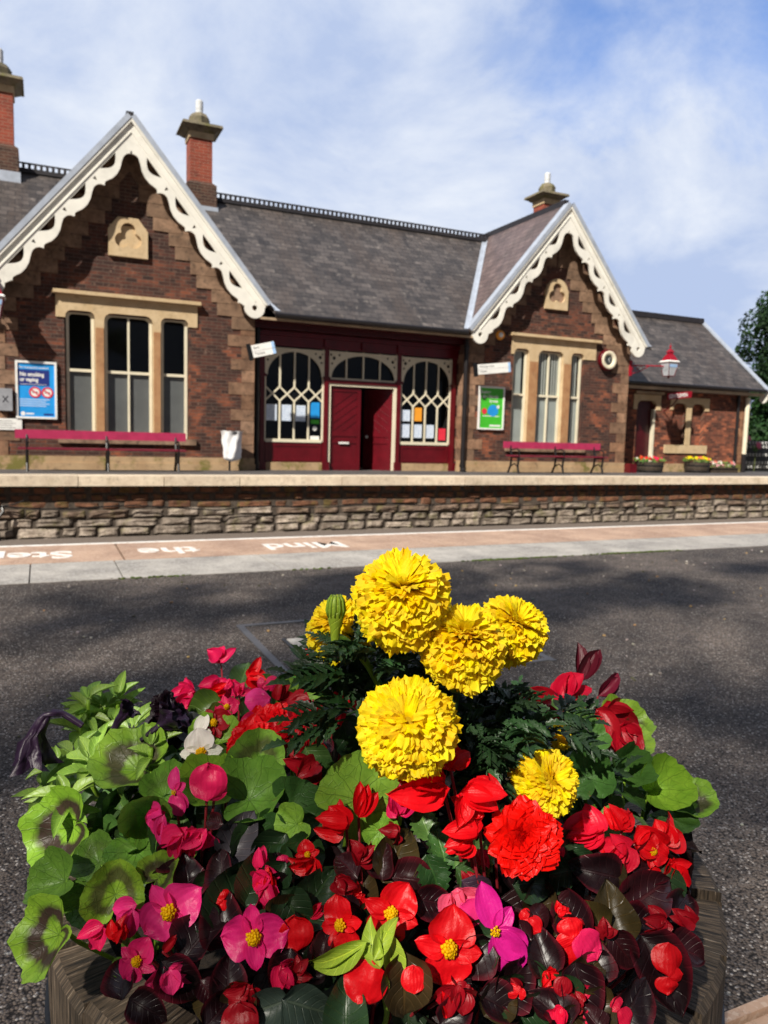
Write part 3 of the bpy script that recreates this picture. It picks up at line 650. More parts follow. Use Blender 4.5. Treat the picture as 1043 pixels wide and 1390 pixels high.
# valley flashings where the gable roofs meet the main slope
for cx, za in ((1.84, 7.33), (13.25, 7.20)):
    for s in (-1, 1):
        mb = MB(); y0 = 17.42
        def meet(y): z = ZR-RS*(YR-y); return V((cx+s*(za+.10-z)/SG, y, z))
        A, B = meet(y0), meet(YR-.02)
        dm = V((s*1., 0, 0))
        dg = V((-s*1., 0, SG)).normalized()
        for p0, p1, d_, n_ in ((A, B, dm, V((0, -RS, 1)).normalized()), (A, B, dg, V((s*SG, 0, 1)).normalized())):
            q = [p0+n_*.022, p1+n_*.022, p1+n_*.022+d_*.14, p0+n_*.022+d_*.14]; mb.face(q if s > 0 else list(reversed(q)))
        mb.build('valley_flashing', 'lead', ST)
# eaves of the middle roof: fascia, gutter
mb = MB(); mb.tube([(5.0, 17.36, ze-.05), (10.15, 17.36, ze-.05)], .065, 10); mb.build('gutter', 'gutter', ST); mb = MB(); mb.tube([(-9, 17.36, ze-.05), (-1.4, 17.36, ze-.05)], .065, 10); mb.build('gutter', 'gutter', ST)
mb = MB(); mb.box(4.66, 10.44, 17.42, 17.46, ze-.17, ze-.115); mb.build('fascia', 'gutter_tan', ST); mb = MB(); mb.box(-9, -1.2, 17.42, 17.46, ze-.17, ze-.1); mb.build('fascia', 'gutter_tan', ST)
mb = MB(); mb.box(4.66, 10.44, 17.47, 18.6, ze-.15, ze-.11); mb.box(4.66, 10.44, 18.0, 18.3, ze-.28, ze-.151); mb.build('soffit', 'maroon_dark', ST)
# left wing beyond the left gable, back wall, and the room behind the porch
mb = MB(); mb.box(-9, -.97, YW+.2, YW+.5, ZB, ze-.1); mb.box(-9, 16, 25.0, 25.3, ZB, ze-.1); mb.box(-9.02, -8.7, YW+.5, 25.0, ZB, ze-.1); mb.build('wing_wall', 'brick', ST)
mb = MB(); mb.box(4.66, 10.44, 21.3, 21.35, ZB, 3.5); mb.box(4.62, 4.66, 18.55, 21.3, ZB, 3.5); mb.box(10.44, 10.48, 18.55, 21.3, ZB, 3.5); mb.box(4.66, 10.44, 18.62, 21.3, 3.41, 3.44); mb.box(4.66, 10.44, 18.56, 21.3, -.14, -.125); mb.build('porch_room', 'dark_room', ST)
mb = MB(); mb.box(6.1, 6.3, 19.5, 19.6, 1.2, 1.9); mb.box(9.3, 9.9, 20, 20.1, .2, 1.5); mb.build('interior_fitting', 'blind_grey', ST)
mb = MB(); mb.box(10.42, 10.448, YW+.5, 18.5, ZB, 3.4); mb.build('return_wall', 'brick_dark', ST)

# ---- timber porch screen
YS = 18.4; ZG0, ZG1 = .62, 2.87
mb = MB()
for x0, x1 in ((4.90, 5.03), (6.58, 6.70), (8.62, 8.74), (10.27, 10.41)):
    mb.box(x0, x1, YS-.07, YS+.09, ZB+.05, 2.96)
    mb.box(x0-.035, x1+.035, YS-.12, YS+.08, -.12, .12); mb.box(x0-.03, x1+.03, YS-.11, YS+.06, 2.20, 2.27); mb.box(x0+.02, x1-.02, YS-.10, YS+.06, .12, 2.20)
mb.box(6.70, 8.62, YS-.09, YS+.05, 2.125, 2.215)
mb.box(4.70, 10.43, YS-.10, YS+.10, 2.962, 3.20); mb.box(4.68, 10.45, YS-.16, YS+.1, 3.202, 3.30)
for xc in (6.64, 8.68, 7.66): mb.box(xc-.10, xc+.10, YS-.17, YS-.165+.06, 3.0, 3.19)
scr = mb.build('porch_frame', 'maroon', ST)
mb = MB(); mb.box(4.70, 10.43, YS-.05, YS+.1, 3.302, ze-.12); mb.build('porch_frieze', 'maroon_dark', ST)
for x0, x1 in ((5.03, 6.58), (8.74, 10.27)):
    mb = MB(); mb.box(x0, x1, YS-.03, YS+.05, .10, .60)
    for a in (x0+.05, (x0+x1)/2+.02):
        pass
    mb.box(x0+.04, x1-.04, YS-.045, YS-.032, .50, .56); mb.box(x0+.04, x1-.04, YS-.045, YS-.032, .13, .18); mb.box(x0+.04, x0+.10, YS-.044, YS-.031, .18, .50); mb.box(x1-.10, x1-.04, YS-.044, YS-.031, .18, .50)
    mb.build('porch_panel', 'maroon', ST)
    mb = MB(); mb.box(x0-.1, x1+.1, YS-.09, YS+.1, ZB, .098); mb.build('porch_plinth', 'plinth', ST)
def lattice(x0, x1):
    mb = MB(); y0, y1 = YS-.035, YS+.0
    t = .045; zt = 2.955
    mb.box(x0, x0+t, y0, y1, ZG0, zt); mb.box(x1-t, x1, y0, y1, ZG0, zt); mb.box(x0+t, x1-t, y0-.02, y1+.01, ZG0-.02, ZG0+.06)
    xs = [x0+t/2+(x1-x0-t)*k/4 for k in range(5)]
    za_, zb_ = 1.62, 1.97
    for x in xs[1:4]: mb.box(x-.022, x+.022, y0+.003, y1-.003, ZG0+.06, za_+.01); mb.box(x-.022, x+.022, y0+.003, y1-.003, zb_-.01, zt-.1)
    for k in range(4):
        a, b_ = xs[k], xs[k+1]
        for p, q, off in (((a, za_), (b_, zb_), 0), ((a, zb_), (b_, za_), .004)):
            d = V((q[0]-p[0], q[1]-p[1])); L = d.length; nrm = V((-d.y, d.x))/L*.02
            mb.poly([(p[0]-nrm.x, p[1]-nrm.y), (q[0]-nrm.x, q[1]-nrm.y), (q[0]+nrm.x, q[1]+nrm.y), (p[0]+nrm.x, p[1]+nrm.y)], [], fxz, y0+.006+off, y1-.006+off)
    w_ = mb.build('porch_window', 'cream', ST, fix=True)
    g = MB(); PANE(g, x0+.01, x1-.01, YS+.014, ZG0, zt); sub(g, 'pane', 'glass', w_)
    return w_
def spandrel(x0, x1, zsp, ztop, parent, rx=None, n=12):
    """arched head with pierced corners"""
    xc = (x0+x1)/2; rx = (x1-x0)/2-.075; rz = ztop-zsp-.03
    op = [(x0, zsp), (x0+.075, zsp)] + arc(xc, zsp, rx, rz, pi, 0, 22)[1:-1] + [(x1-.075, zsp), (x1, zsp), (x1, ztop+.05), (x0, ztop+.05)]
    hs = []
    for s in (-1, 1):
        for (fx, fz, r) in ((.90, .80, .045), (.955, .58, .028), (.74, .93, .028), (.99, .93, .03)):
            hs.append([(xc+s*(rx+.03)*fx+r*cos(a*pi/4), zsp+(rz+.03)*fz+r*sin(a*pi/4)) for a in range(8)])
    g = MB(); g.poly(op, hs, fxz, YS-.055, YS-.037); return sub(g, 'arched_head', 'cream', parent, fix=True)
w1 = lattice(5.03, 6.58); spandrel(5.03, 6.58, 2.25, 2.87, w1)
w3 = lattice(8.74, 10.27); spandrel(8.74, 10.27, 2.25, 2.87, w3)
mb = MB(); mb.box(6.70, 8.62, YS-.035, YS, 2.216, 2.265)
for k in range(5): x = 6.72+(8.60-6.72)*k/4; mb.box(x-.02, x+.02, YS-.034, YS-.001, 2.266, 2.955)
w2 = mb.build('fanlight', 'cream', ST); spandrel(6.70, 8.62, 2.262, 2.88, w2)
g = MB(); PANE(g, 6.70, 8.62, YS+.014, 2.22, 2.955); sub(g, 'pane', 'glass', w2)
mb = MB(); mb.box(6.70, 6.765, YS-.06, YS+.06, -.13, 2.06); mb.box(8.545, 8.62, YS-.06, YS+.06, -.13, 2.06); mb.box(6.70, 8.62, YS-.06, YS+.06, 2.061, 2.12); mb.build('door_frame', 'cream', ST)
def door_leaf(x0, w_, ang, name='door'):
    mb = MB(); T = Matrix.Translation((x0, YS+.02, 0)) @ Matrix.Rotation(ang, 4, 'Z'); sgn = 1 if w_ > 0 else -1; w_ = abs(w_)
    def bx(a0, a1, y0, y1, z0, z1):
        i = len(mb.v); a0, a1 = sorted((a0*sgn, a1*sgn)); mb.box(a0, a1, y0, y1, z0, z1)
        for k in range(i, len(mb.v)): mb.v[k] = tuple(T @ V(mb.v[k]))
    bx(0, w_, 0, .05, -.12, 2.05)
    for q in ((0, .09, -.12, 2.05), (w_-.09, w_, -.12, 2.05), (.09, w_-.09, 1.93, 2.05), (.09, w_-.09, .78, .90), (.09, w_-.09, -.12, .06), (.09, w_-.09, .60, .66)): bx(q[0], q[1], -.02, .0-.001, q[2], q[3])
    for k in range(5):
        i0 = len(mb.v); z = .95+k*.2
        mb.box(0, .92*w_/1., -.012, -.002, 0, .012)
        for kk in range(i0, len(mb.v)):
            p = V(mb.v[kk]); p.x -= .46*w_; p = Matrix.Rotation(-.62, 4, 'Y') @ p; p.x = max(min(p.x+w_/2, w_-.09), .09); mb.v[kk] = tuple(T @ V((p.x*sgn, p.y, p.z+z)))
    d = mb.build(name, 'maroon', ST); return d, T
d1, T1 = door_leaf(6.765, .86, 0); d2, T2 = door_leaf(8.545, -.86, -radians(52))
g = MB(); g.box(7.02, 7.30, YS-.035, YS-.02, .585, .635); sub(g, 'letter_plate', 'white_paint', d1)
g = MB(); c_ = T2 @ V((-.75, -.03, .78)); g.lathe([(0, -.05), (.03, -.04), (.045, 0), (.03, .04), (0, .05)], c_, 10, (0, 1, 0)); sub(g, 'handle', 'white_paint', d2, smooth=True)
mb = MB(); mb.box(6.70, 8.62, YS-.25, YS+.2, ZB, -.128); mb.build('door_step', 'coping', ST)

# ---- chimneys
def chimney(cx, y0, zb, zs, half=.29):
    """square brick stack on a broader foot, flared cap, mossy block and pot"""
    mb = MB(); cy = y0+half
    def sq(h_, z0, z1, h2=None):
        h2 = h2 or h_
        def ring(r, z): return [(cx-r, cy-r, z), (cx+r, cy-r, z), (cx+r, cy+r, z), (cx-r, cy+r, z)]
        a, b_ = ring(h_, z0), ring(h2, z1)
        for i in range(4):
            j = (i+1) % 4; mb.face([a[i], a[j], b_[j], b_[i]], [(i*2*h_, z0), ((i+1)*2*h_, z0), ((i+1)*2*h_, z1), (i*2*h_, z1)])
        return a, b_
    def solid(bm_, h_, z0, z1, h2=None):
        h2 = h2 or h_
        a = [(cx-h_, cy-h_, z0), (cx+h_, cy-h_, z0), (cx+h_, cy+h_, z0), (cx-h_, cy+h_, z0)]; b_ = [(cx-h2, cy-h2, z1), (cx+h2, cy-h2, z1), (cx+h2, cy+h2, z1), (cx-h2, cy+h2, z1)]
        for i in range(4): j = (i+1) % 4; bm_.face([a[i], a[j], b_[j], b_[i]], [(i, z0), (i+1, z0), (i+1, z1), (i, z1)])
        bm_.face(b_); bm_.face(list(reversed(a)))
    sq(half, zb, zs); ch = mb.build('chimney', 'brick_chimney', ST)
    g = MB(); solid(g, half+.10, zb-1.1, zb-.06); solid(g, half+.10, zb-.06, zb+.02, half+.01); sub(g, 'chimney_foot', 'brick_dark', ch)
    g = MB(); solid(g, half+.135, zb-1.2, zb-.62); sub(g, 'foot_flashing', 'lead', ch)
    g = MB(); solid(g, half+.03, zs-.13, zs+.03); sub(g, 'neck_band', 'chimney_stone', ch)
    g = MB(); solid(g, half+.06, zs+.03, zs+.14, half+.20); solid(g, half+.24, zs+.14, zs+.21, half+.22); solid(g, half+.20, zs+.21, zs+.30, half-.02); sub(g, 'chimney_cap', 'chimney_cap', ch)
    g = MB(); g.lathe([(half-.02, .30), (half-.01, .46), (half-.08, .56), (.12, .60), (0, .60)], (cx, cy, zs), 8); sub(g, 'mossy_block', 'chimney_cap', ch)
    g = MB(); g.lathe([(.10, .58), (.095, .70), (.10, .70), (.10, .90), (.075, .94), (0, .94)], (cx, cy, zs), 12); sub(g, 'chimney_pot', 'pot', ch, smooth=False)
chimney(3.99, 21.05, 7.36, 8.60); chimney(15.25, 21.05, 7.5, 8.56); chimney(-.76, 21.05, 7.50, 8.84)

# ---- annex on the right
AY = 18.9; AZR, AYR = 5.33, 21.5; AX1 = 22.3
mb = MB(); dx0, dx1 = 17.40, 18.16
mb.poly([(16.03, ZB), (AX1, ZB), (AX1, 2.75), (16.03, 2.75)], [[(dx0, ZB+.02), (dx1, ZB+.02), (dx1, 2.16), (dx0, 2.16)], [(18.90, .78), (19.50, .78), (19.50, 2.14), (18.90, 2.14)], [(19.72, .78), (20.32, .78), (20.32, 2.14), (19.72, 2.14)]], fxz, AY, AY+.3)
mb.box(AX1-.3, AX1, AY+.301, 24.1, ZB, 2.75); mb.poly([(AY+.31, 2.75), (24.1, 2.75), (AYR, AZR-.12)], [], lambda a, b_, d: (d, a, b_), AX1-.3, AX1)
mb.build('annex_wall', 'brick_annex', ST, fix=True)
mb = MB(); slab(mb, 16.03, 22.72, 18.48, 2.73, AYR, AZR); slab(mb, 16.03, 22.72, 24.52, 2.73, AYR+.001, AZR-.001); mb.build('annex_roof', 'slate', ST)
mb = MB(); mb.box(16.1, 22.68, AYR-.09, AYR+.09, AZR-.04, AZR+.15); mb.build('annex_ridge_tiles', 'ridge_tile', ST)
mb = MB(); sl2 = (AZR-2.73)/(AYR-18.48)
mb.poly([(18.40, 2.66), (AYR, AZR-.01), (AYR, AZR-.16), (18.40, 2.48)], [], lambda a, b_, d: (d, a, b_), 22.72, 22.78); ab = mb.build('annex_bargeboard', 'barge_cream', ST, fix=True)
g = MB(); g.lathe([(0, -.03), (.16, -.03), (.16, .03), (0, .03)], (22.75, 18.62, 2.44), 14, (1, 0, 0)); sub(g, 'roundel', 'barge_cream', ab)
g = MB(); g.poly([(18.38, 2.70), (AYR, AZR+.06), (AYR, AZR-.005), (18.38, 2.66)], [], lambda a, b_, d: (d, a, b_), 22.62, 22.82); sub(g, 'verge_strip', 'lead', ab, fix=True)
mb = MB(); mb.tube([(16.08, 18.44, 2.68), (22.7, 18.44, 2.68)], .06, 8); mb.build('annex_gutter', 'gutter', ST)
mb = MB(); mb.box(16.05, 22.6, 18.50, 18.54, 2.50, 2.60); mb.build('annex_fascia', 'gutter_tan', ST)
mb = MB(); mb.box(16.05, 22.6, 18.54, 18.9, 2.52, 2.58); mb.build('annex_soffit', 'maroon_dark', ST)
mb = MB()
op = [(17.22, 1.88), (17.38, 1.88)] + arc(17.38+.2, 2.0, .2, .17, pi, pi/2, 6) + arc(18.18-.2, 2.0, .2, .17, pi/2, 0, 6) + [(18.18, 1.88), (18.36, 1.88), (18.36, 2.36), (17.22, 2.36)]
mb.poly(op, [], fxz, AY-.03, AY+.1)
mb.build('door_lintel', 'chimney_stone', ST, fix=True)
mb = MB(); mb.box(17.25, 18.42, AY-.10, AY+.02, 2.38, 2.46); mb.build('door_hood', 'gutter_tan', ST)
op = [(18.78, 1.92), (18.90, 1.92)] + arc(18.90+.18, 1.94, .18, .2, pi, pi/2, 6) + arc(19.50-.18, 1.94, .18, .2, pi/2, 0, 6) + [(19.50, 1.92), (19.50, .78), (19.72, .78), (19.72, 1.92)] + arc(19.72+.18, 1.94, .18, .2, pi, pi/2, 6) + arc(20.32-.18, 1.94, .18, .2, pi/2, 0, 6) + [(20.32, 1.92), (20.50, 1.92), (20.50, 2.34), (18.78, 2.34)]
mb = MB(); mb.poly(op, [], fxz, AY-.035, AY+.05); mb.build('blind_window_surround', 'chimney_stone', ST, fix=True)
mb = MB(); mb.box(18.85, 20.4, AY+.14, AY+.29, .70, 2.2); mb.build('blind_window_panel', 'brick_annex', ST)
mb = MB(); mb.box(18.62, 20.50, AY-.05, AY+.02, .50, .775); mb.build('blind_window_sill', 'chimney_stone', ST)
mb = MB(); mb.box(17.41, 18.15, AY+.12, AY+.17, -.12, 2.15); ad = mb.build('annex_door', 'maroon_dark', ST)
mb = MB(); mb.box(18.08, 18.155, AY-.02, AY+.1, -.12, 1.9); mb.build('annex_door_post', 'cream', ST)
mb = MB(); mb.box(16.03, 17.36, AY-.05, AY+.02, ZB, .16); mb.box(18.2, AX1+.03, AY-.05, AY+.02, ZB, .16); mb.build('annex_plinth', 'plinth', ST)
mb = MB(); z = .2; k = 0
while z < 2.4:
    g_ = R_.uniform(.9, 1.2); mb.box(AX1-(.5 if k % 2 else .28), AX1+.012, AY-.014, AY+.3, z+.004, z+.3-.004, (g_, g_*.8, g_*.66, 1)); z += .3; k += 1
mb.build('annex_quoins', 'quoin', ST)
# rainwater pipes
def pipe(x, y, z0, z1, name='downpipe', mat='gutter', r=.05):
    mb = MB(); mb.tube([(x, y, z0), (x, y, z1)], r, 10)
    for z in (z0+.15, (z0+z1)/2, z1-.3): mb.tube([(x, y, z), (x, y, z+.09)], r*1.3, 10)
    mb.tube([(x, y, z0+.12), (x, y-.07, z0+.03)], r*1.15, 8); mb.build(name, mat, ST, smooth=False)
pipe(4.78, YS-.28, -.12, 3.5, r=.062); pipe(10.40, YS-.58, -.12, 3.5, r=.06); pipe(21.79, AY-.08, -.12, 2.6)
mb = MB(); mb.tube([(22.17, AY-.13, .52), (22.17, AY-.13, 2.45)], .075, 10); cp = mb.build('corner_pipe', 'cream', ST)
g = MB(); g.tube([(22.17, AY-.13, -.13), (22.17, AY-.13, .52)], .08, 10); sub(g, 'pipe_shoe', 'gutter', cp)
# ------------------------------------------------------------------ things on the far platform
def zf(y): return wallz(y)
def bench(x0, x1, y, label, hi='bench_pink'):
    r = root('platform_bench', ((x0+x1)/2, y, zf(y)), label, 'bench', 'long benches against the station wall'); z = zf(y)
    mb = MB(); mb.box(x0, x1, y+.20, y+.235, z+.68, z+.86); mb.build('backrest', hi, r)
    mb = MB()
    for k in range(4): mb.box(x0+.06, x1-.06, y-.22+k*.105, y-.22+k*.105+.09, z+.47, z+.505)
    mb.build('seat', 'bench_seat', r)
    for xc in (x0+.22, (x0+x1)/2+.05, x1-.22):
        mb = MB(); t = .028
        mb.tube([(xc, y-.22, z+.01), (xc, y-.16, z+.2), (xc, y-.2, z+.45)], t, 8)
        mb.tube([(xc, y+.30, z+.01), (xc, y+.18, z+.22), (xc, y+.14, z+.46), (xc, y+.19, z+.62), (xc, y+.245, z+.84)], t, 8)
        mb.tube([(xc, y-.22, z+.45), (xc, y+.16, z+.45)], t, 8); mb.tube([(xc, y-.17, z+.2), (xc, y+.0, z+.28), (xc, y+.18, z+.2)], .018, 6)
        mb.tube([(xc, y-.2, z+.46), (xc, y-.22, z+.62), (xc, y-.10, z+.68), (xc, y+.18, z+.64)], .02, 7)
        mb.build('leg', 'iron', r)
bench(-.48, 2.92, 16.9, 'long bench with a pink top rail under the three dark windows of the left gable')
bench(11.24, 14.48, 16.9, 'long bench with a magenta top rail under the curtained windows of the right gable')
# litter bag on a hoop
lb = root('litter_bag', (4.0, 17.35, -.13), 'clear white plastic litter bag hanging from a hoop stand beside the left gable corner', 'litter bag')
mb = MB(); mb.tube([(4.0+.2*cos(a*pi/8), 17.35+.2*sin(a*pi/8), .80) for a in range(17)], .018, 6); mb.tube([(4.0, 17.56, .8), (4.0, 17.56, -.12)], .025, 8); mb.tube([(3.85, 17.56, -.12), (4.15, 17.56, -.12)], .02, 6); mb.build('hoop_stand', 'iron', lb)
mb = MB()
def fn(u, v_):
    a = 2*pi*u; r = .225-.05*v_+.03*sin(5*a+4*v_)*min(1, v_*3)+.025*noise.noise(V((cos(a)*2, sin(a)*2, v_*4))); r *= (1-.98*max(0, (v_-.88)/.12)**2)
    if v_ < .12: r += .035*(1-v_/.12)
    return (4.0+r*cos(a), 17.35+r*sin(a)*.9, .84-.70*v_+.03*noise.noise(V((cos(a)*3, sin(a)*3, 1)))*(1-v_))
mb.grid(fn, 36, 20, closed=True); mb.build('bag', 'white_plastic', lb, smooth=True)

def poster(x0, x1, z0, z1, y, label, body, build):
    r = root('framed_poster', ((x0+x1)/2, y, z0), label, 'poster')
    mb = MB(); t = .045
    for q in ((x0, x1, z1-t, z1), (x0, x1, z0, z0+t), (x0, x0+t, z0+t, z1-t), (x1-t, x1, z0+t, z1-t)): mb.box(q[0], q[1], y-.05, y, q[2], q[3])
    mb.build('frame', 'white_paint', r)
    mb = MB(); mb.box(x0+t, x1-t, y-.025, y-.001, z0+t, z1-t); sh = mb.build('sheet', body, r)
    build(r, x0+t, x1-t, z0+t, z1-t, y-.0255); return r
def tx(r, s, size, x, z, y, mat, sx=1., bold=.0): return text('lettering', s, size, (x, y, z), RX, mat, r, .0008, 'LEFT', bold, sx)
def p1(r, x0, x1, z0, z1, y):
    H, Wd = z1-z0, x1-x0
    mb = MB(); mb.box(x0, x0+Wd*.86, y-.002, y, z1-H*.42, z1-H*.12); mb.build('navy_panel', 'poster_navy', r)
    tx(r, 'For everyone\'s comfort', .062, x0+.03, z1-.11, y-.002, 'white_paint', .95, .001)
    tx(r, 'No smoking', .115, x0+.04, z1-.27, y-.004, 'white_paint', .82, .004); tx(r, 'or vaping', .115, x0+.04, z1-.38, y-.004, 'white_paint', .82, .004)
    mb = MB(); mb.box(x0+.05, x0+Wd*.78, y-.005, y-.002, z1-.445, z1-.437); mb.build('rule', 'white_paint', r)
    for xc in (x0+Wd*.46, x0+Wd*.80):
        mb = MB(); mb.lathe([(0, 0), (.098, 0)], (xc, y-.004, z0+H*.46), 20, (0, -1, 0)); rd = mb.build('sign_disc', 'white_paint', r)
        g = MB(); g.lathe([(.085, 0), (.115, 0), (.115, .004), (.085, .004)], (xc, y-.005, z0+H*.46), 22, (0, -1, 0)); g.poly([(xc-.075, z0+H*.46+.04), (xc-.06, z0+H*.46+.062), (xc+.075, z0+H*.46-.045), (xc+.06, z0+H*.46-.065)], [], fxz, y-.011, y-.008); sub(g, 'red_ring', 'ink_red', rd)
        g = MB(); g.box(xc-.05, xc+.05, y-.0075, y-.0055, z0+H*.46-.01, z0+H*.46+.01); sub(g, 'cigarette', 'ink', rd)
    mb = MB()
    for k in range(4): mb.box(x0+.03, x0+Wd*(.86-.1*(k % 2)), y-.002, y, z0+H*.31-k*.045, z0+H*.31-k*.045+.028)
    mb.build('small_print', 'ink_pale', r)
    mb = MB(); mb.lathe([(0, 0), (.045, 0)], (x0+.09, y-.003, z0+.06), 14, (0, -1, 0)); mb.box(x0+.15, x0+.30, y-.002, y, z0+.045, z0+.075); mb.build('emblem', 'white_paint', r)
    mb = MB(); mb.box(x1-.22, x1-.03, y-.002, y, z0+.03, z0+.07); mb.build('emblem', 'poster_navy', r)
poster(-.47, .33, .99, 2.20, YW-.02, 'blue no smoking or vaping poster in a white frame on the left gable wall', 'poster_blue', p1)
def p2(r, x0, x1, z0, z1, y):
    H, Wd = z1-z0, x1-x0
    tx(r, 'Explore', .11, x0+.03, z1-.14, y-.002, 'white_paint', .9, .003); tx(r, 'the North', .12, x0+.08, z1-.27, y-.002, 'white_paint', 1., .004); tx(r, 'by train', .10, x0+.30, z1-.38, y-.002, 'white_paint', .9, .003)
    mb = MB(); mb.lathe([(0, 0), (.16, 0)], (x0+Wd*.58, y-.003, z0+H*.44), 16, (0, -1, 0)); mb.box(x0+Wd*.34, x0+Wd*.80, y-.0045, y-.0035, z0+H*.36, z0+H*.47); mb.build('blue_picture', 'poster_blue', r)
    mb = MB(); mb.lathe([(0, 0), (.085, 0)], (x0+Wd*.20, y-.004, z0+H*.42), 12, (0, -1, 0)); mb.build('red_picture', 'ink_red', r)
    mb = MB(); mb.lathe([(0, 0), (.05, 0)], (x0+Wd*.80, y-.005, z0+H*.54), 10, (0, -1, 0)); mb.box(x0+Wd*.45, x1-.05, y-.002, y, z0+.04, z0+.09); mb.box(x0+.1, x1-.1, y-.002, y, z0+H*.29, z0+H*.31); mb.build('white_picture', 'white_paint', r)
poster(10.86, 11.68, 1.07, 2.24, YW-.02, 'bright green poster with a blue picture in a white frame on the right gable', 'poster_green', p2)
# notice board plate and grey box at the far left
t = root('notice_plate', (-.78, YW-.03, .72), 'white enamel notice with small print on the wall at the left edge', 'notice')
mb = MB(); mb.box(-1.5, -.36, YW-.045, YW-.018, .74, .98); mb.build('plate', 'white_paint', t)
mb = MB()
for k in range(4): mb.box(-1.46, -.48-.07*(k % 2), YW-.047, YW-.0455, .78+k*.047, .788+k*.047)
mb.build('print_line', 'ink', t)
t = root('help_point', (-.66, YW-.1, 1.13), 'small silver intercom box with a cross mark beside the blue poster', 'intercom')
mb = MB(); mb.box(-.80, -.53, YW-.14, YW-.018, 1.14, 1.60); mb.build('case', 'grey_metal', t)
mb = MB()
for sg in (-1, 1): mb.poly([(-.72, 1.38-sg*.06), (-.705, 1.38-sg*.07), (-.605, 1.38+sg*.06), (-.62, 1.38+sg*.07)], [], fxz, YW-.146+sg*.001, YW-.141)
mb.build('cross_mark', 'ink', t); mb = MB(); mb.tube([(-.6, YW-.05, 1.14), (-.58, YW-.04, 1.05), (-.5, YW-.03, 1.0)], .012, 6); mb.build('cable', 'iron', t)

def lantern(bx, by, bz, lx, ly, lz, label, sc=1.):
    """gas-style wall lantern: bracket, red roof with finial, white band, tapering glass body"""
    r = root('wall_lantern', (bx, by, bz), label, 'lantern', 'red wall lanterns')
    mb = MB(); mb.box(bx-.04, bx+.04, by-.03, by+.02, bz-.32, bz+.14); d = V((lx-bx, ly-by, 0)); 
    top = V((bx, by, bz)); e = V((lx, ly, bz)); mb.tube([top, e], .02, 8); mb.tube([V((bx, by, bz-.26)), top+d*.2+V((0, 0, -.2)), top+d*.42+V((0, 0, -.05)), top+d*.5], .014, 7)
    for q in (.12, .26): mb.tube([top+d*q+V((0, 0, -.1))+V((0, 0, .07*sin(a)))+d.normalized()*.07*cos(a) for a in [i*pi/5 for i in range(11)]], .009, 5)
    mb.build('bracket', 'red_enamel', r)
    n = 4; c = V((lx, ly, lz)); f = Matrix.Rotation(pi/4, 3, 'Z')
    def ring(rr, z): return [c+f@V((rr*cos(2*pi*i/n), rr*sin(2*pi*i/n), z)) for i in range(n)]
    def fr(mb, a, b_):
        for i in range(n): j = (i+1) % n; mb.face([a[i], a[j], b_[j], b_[i]])
    k = sc
    mb = MB(); rs = [ring(.27*k, .06*k), ring(.13*k, .26*k), ring(.10*k, .27*k), ring(.10*k, .34*k), ring(.13*k, .35*k), ring(.05*k, .44*k)]
    for a, b_ in zip(rs, rs[1:]): fr(mb, a, b_)
    mb.lathe([(.05*k, .44*k), (.02*k, .47*k), (.045*k, .51*k), (.015*k, .56*k), (.0, .66*k)], c, 10); mb.build('lantern_roof', 'red_enamel', r)
    mb = MB(); a, b_, g_ = ring(.30*k, .0), ring(.33*k, .03*k), ring(.27*k, .075*k); fr(mb, a, b_); fr(mb, b_, g_); mb.build('roof_band', 'white_paint', r)
    mb = MB(); a, b_ = ring(.275*k, -.01), ring(.165*k, -.42*k); fr(mb, b_, a); mb.face(b_); gp = mb.build('lantern_glass', 'lamp_glass', r)
    mb = MB()
    for i in range(n): mb.tube([a[i], b_[i]], .013*k, 6); mb.tube([b_[i], b_[(i+1) % n]], .013*k, 6); mb.tube([a[i]+V((0, 0, .01)), a[(i+1) % n]+V((0, 0, .01))], .016*k, 6)
    mb.lathe([(0, -.50*k), (.03*k, -.49*k), (.05*k, -.44*k), (.1*k, -.42*k)], c, 8); mb.build('lantern_frame', 'maroon', r)
    # station-name plate on the glass, as on the platform lamps
    mid = (a[3]+a[2])/2 if False else None
    i0 = 3 if True else 0
    p, q = a[2], a[3]; p2_, q2 = b_[2], b_[3]
    fa = p+(p2_-p)*.10; fb = q+(q2-q)*.10; fc = q+(q2-q)*.32; fd = p+(p2_-p)*.32; nn = (fb-fa).cross(fd-fa).normalized()*-.006
    if nn.y > 0: nn = -nn
    mb = MB(); mb.face([fa+nn, fb+nn, fc+nn, fd+nn]); pl = mb.build('name_plate', 'ink_pale', r)
    return r
lantern(16.08, YW-.04, 3.12, 17.2, 17.45, 3.22, 'red wall lantern on a long bracket at the right corner of the right gable', .92)
lantern(-1.0, YW-.03, 3.45, -.82, 17.35, 3.36, 'red wall lantern at the left edge of the photo above the blue poster', .95)

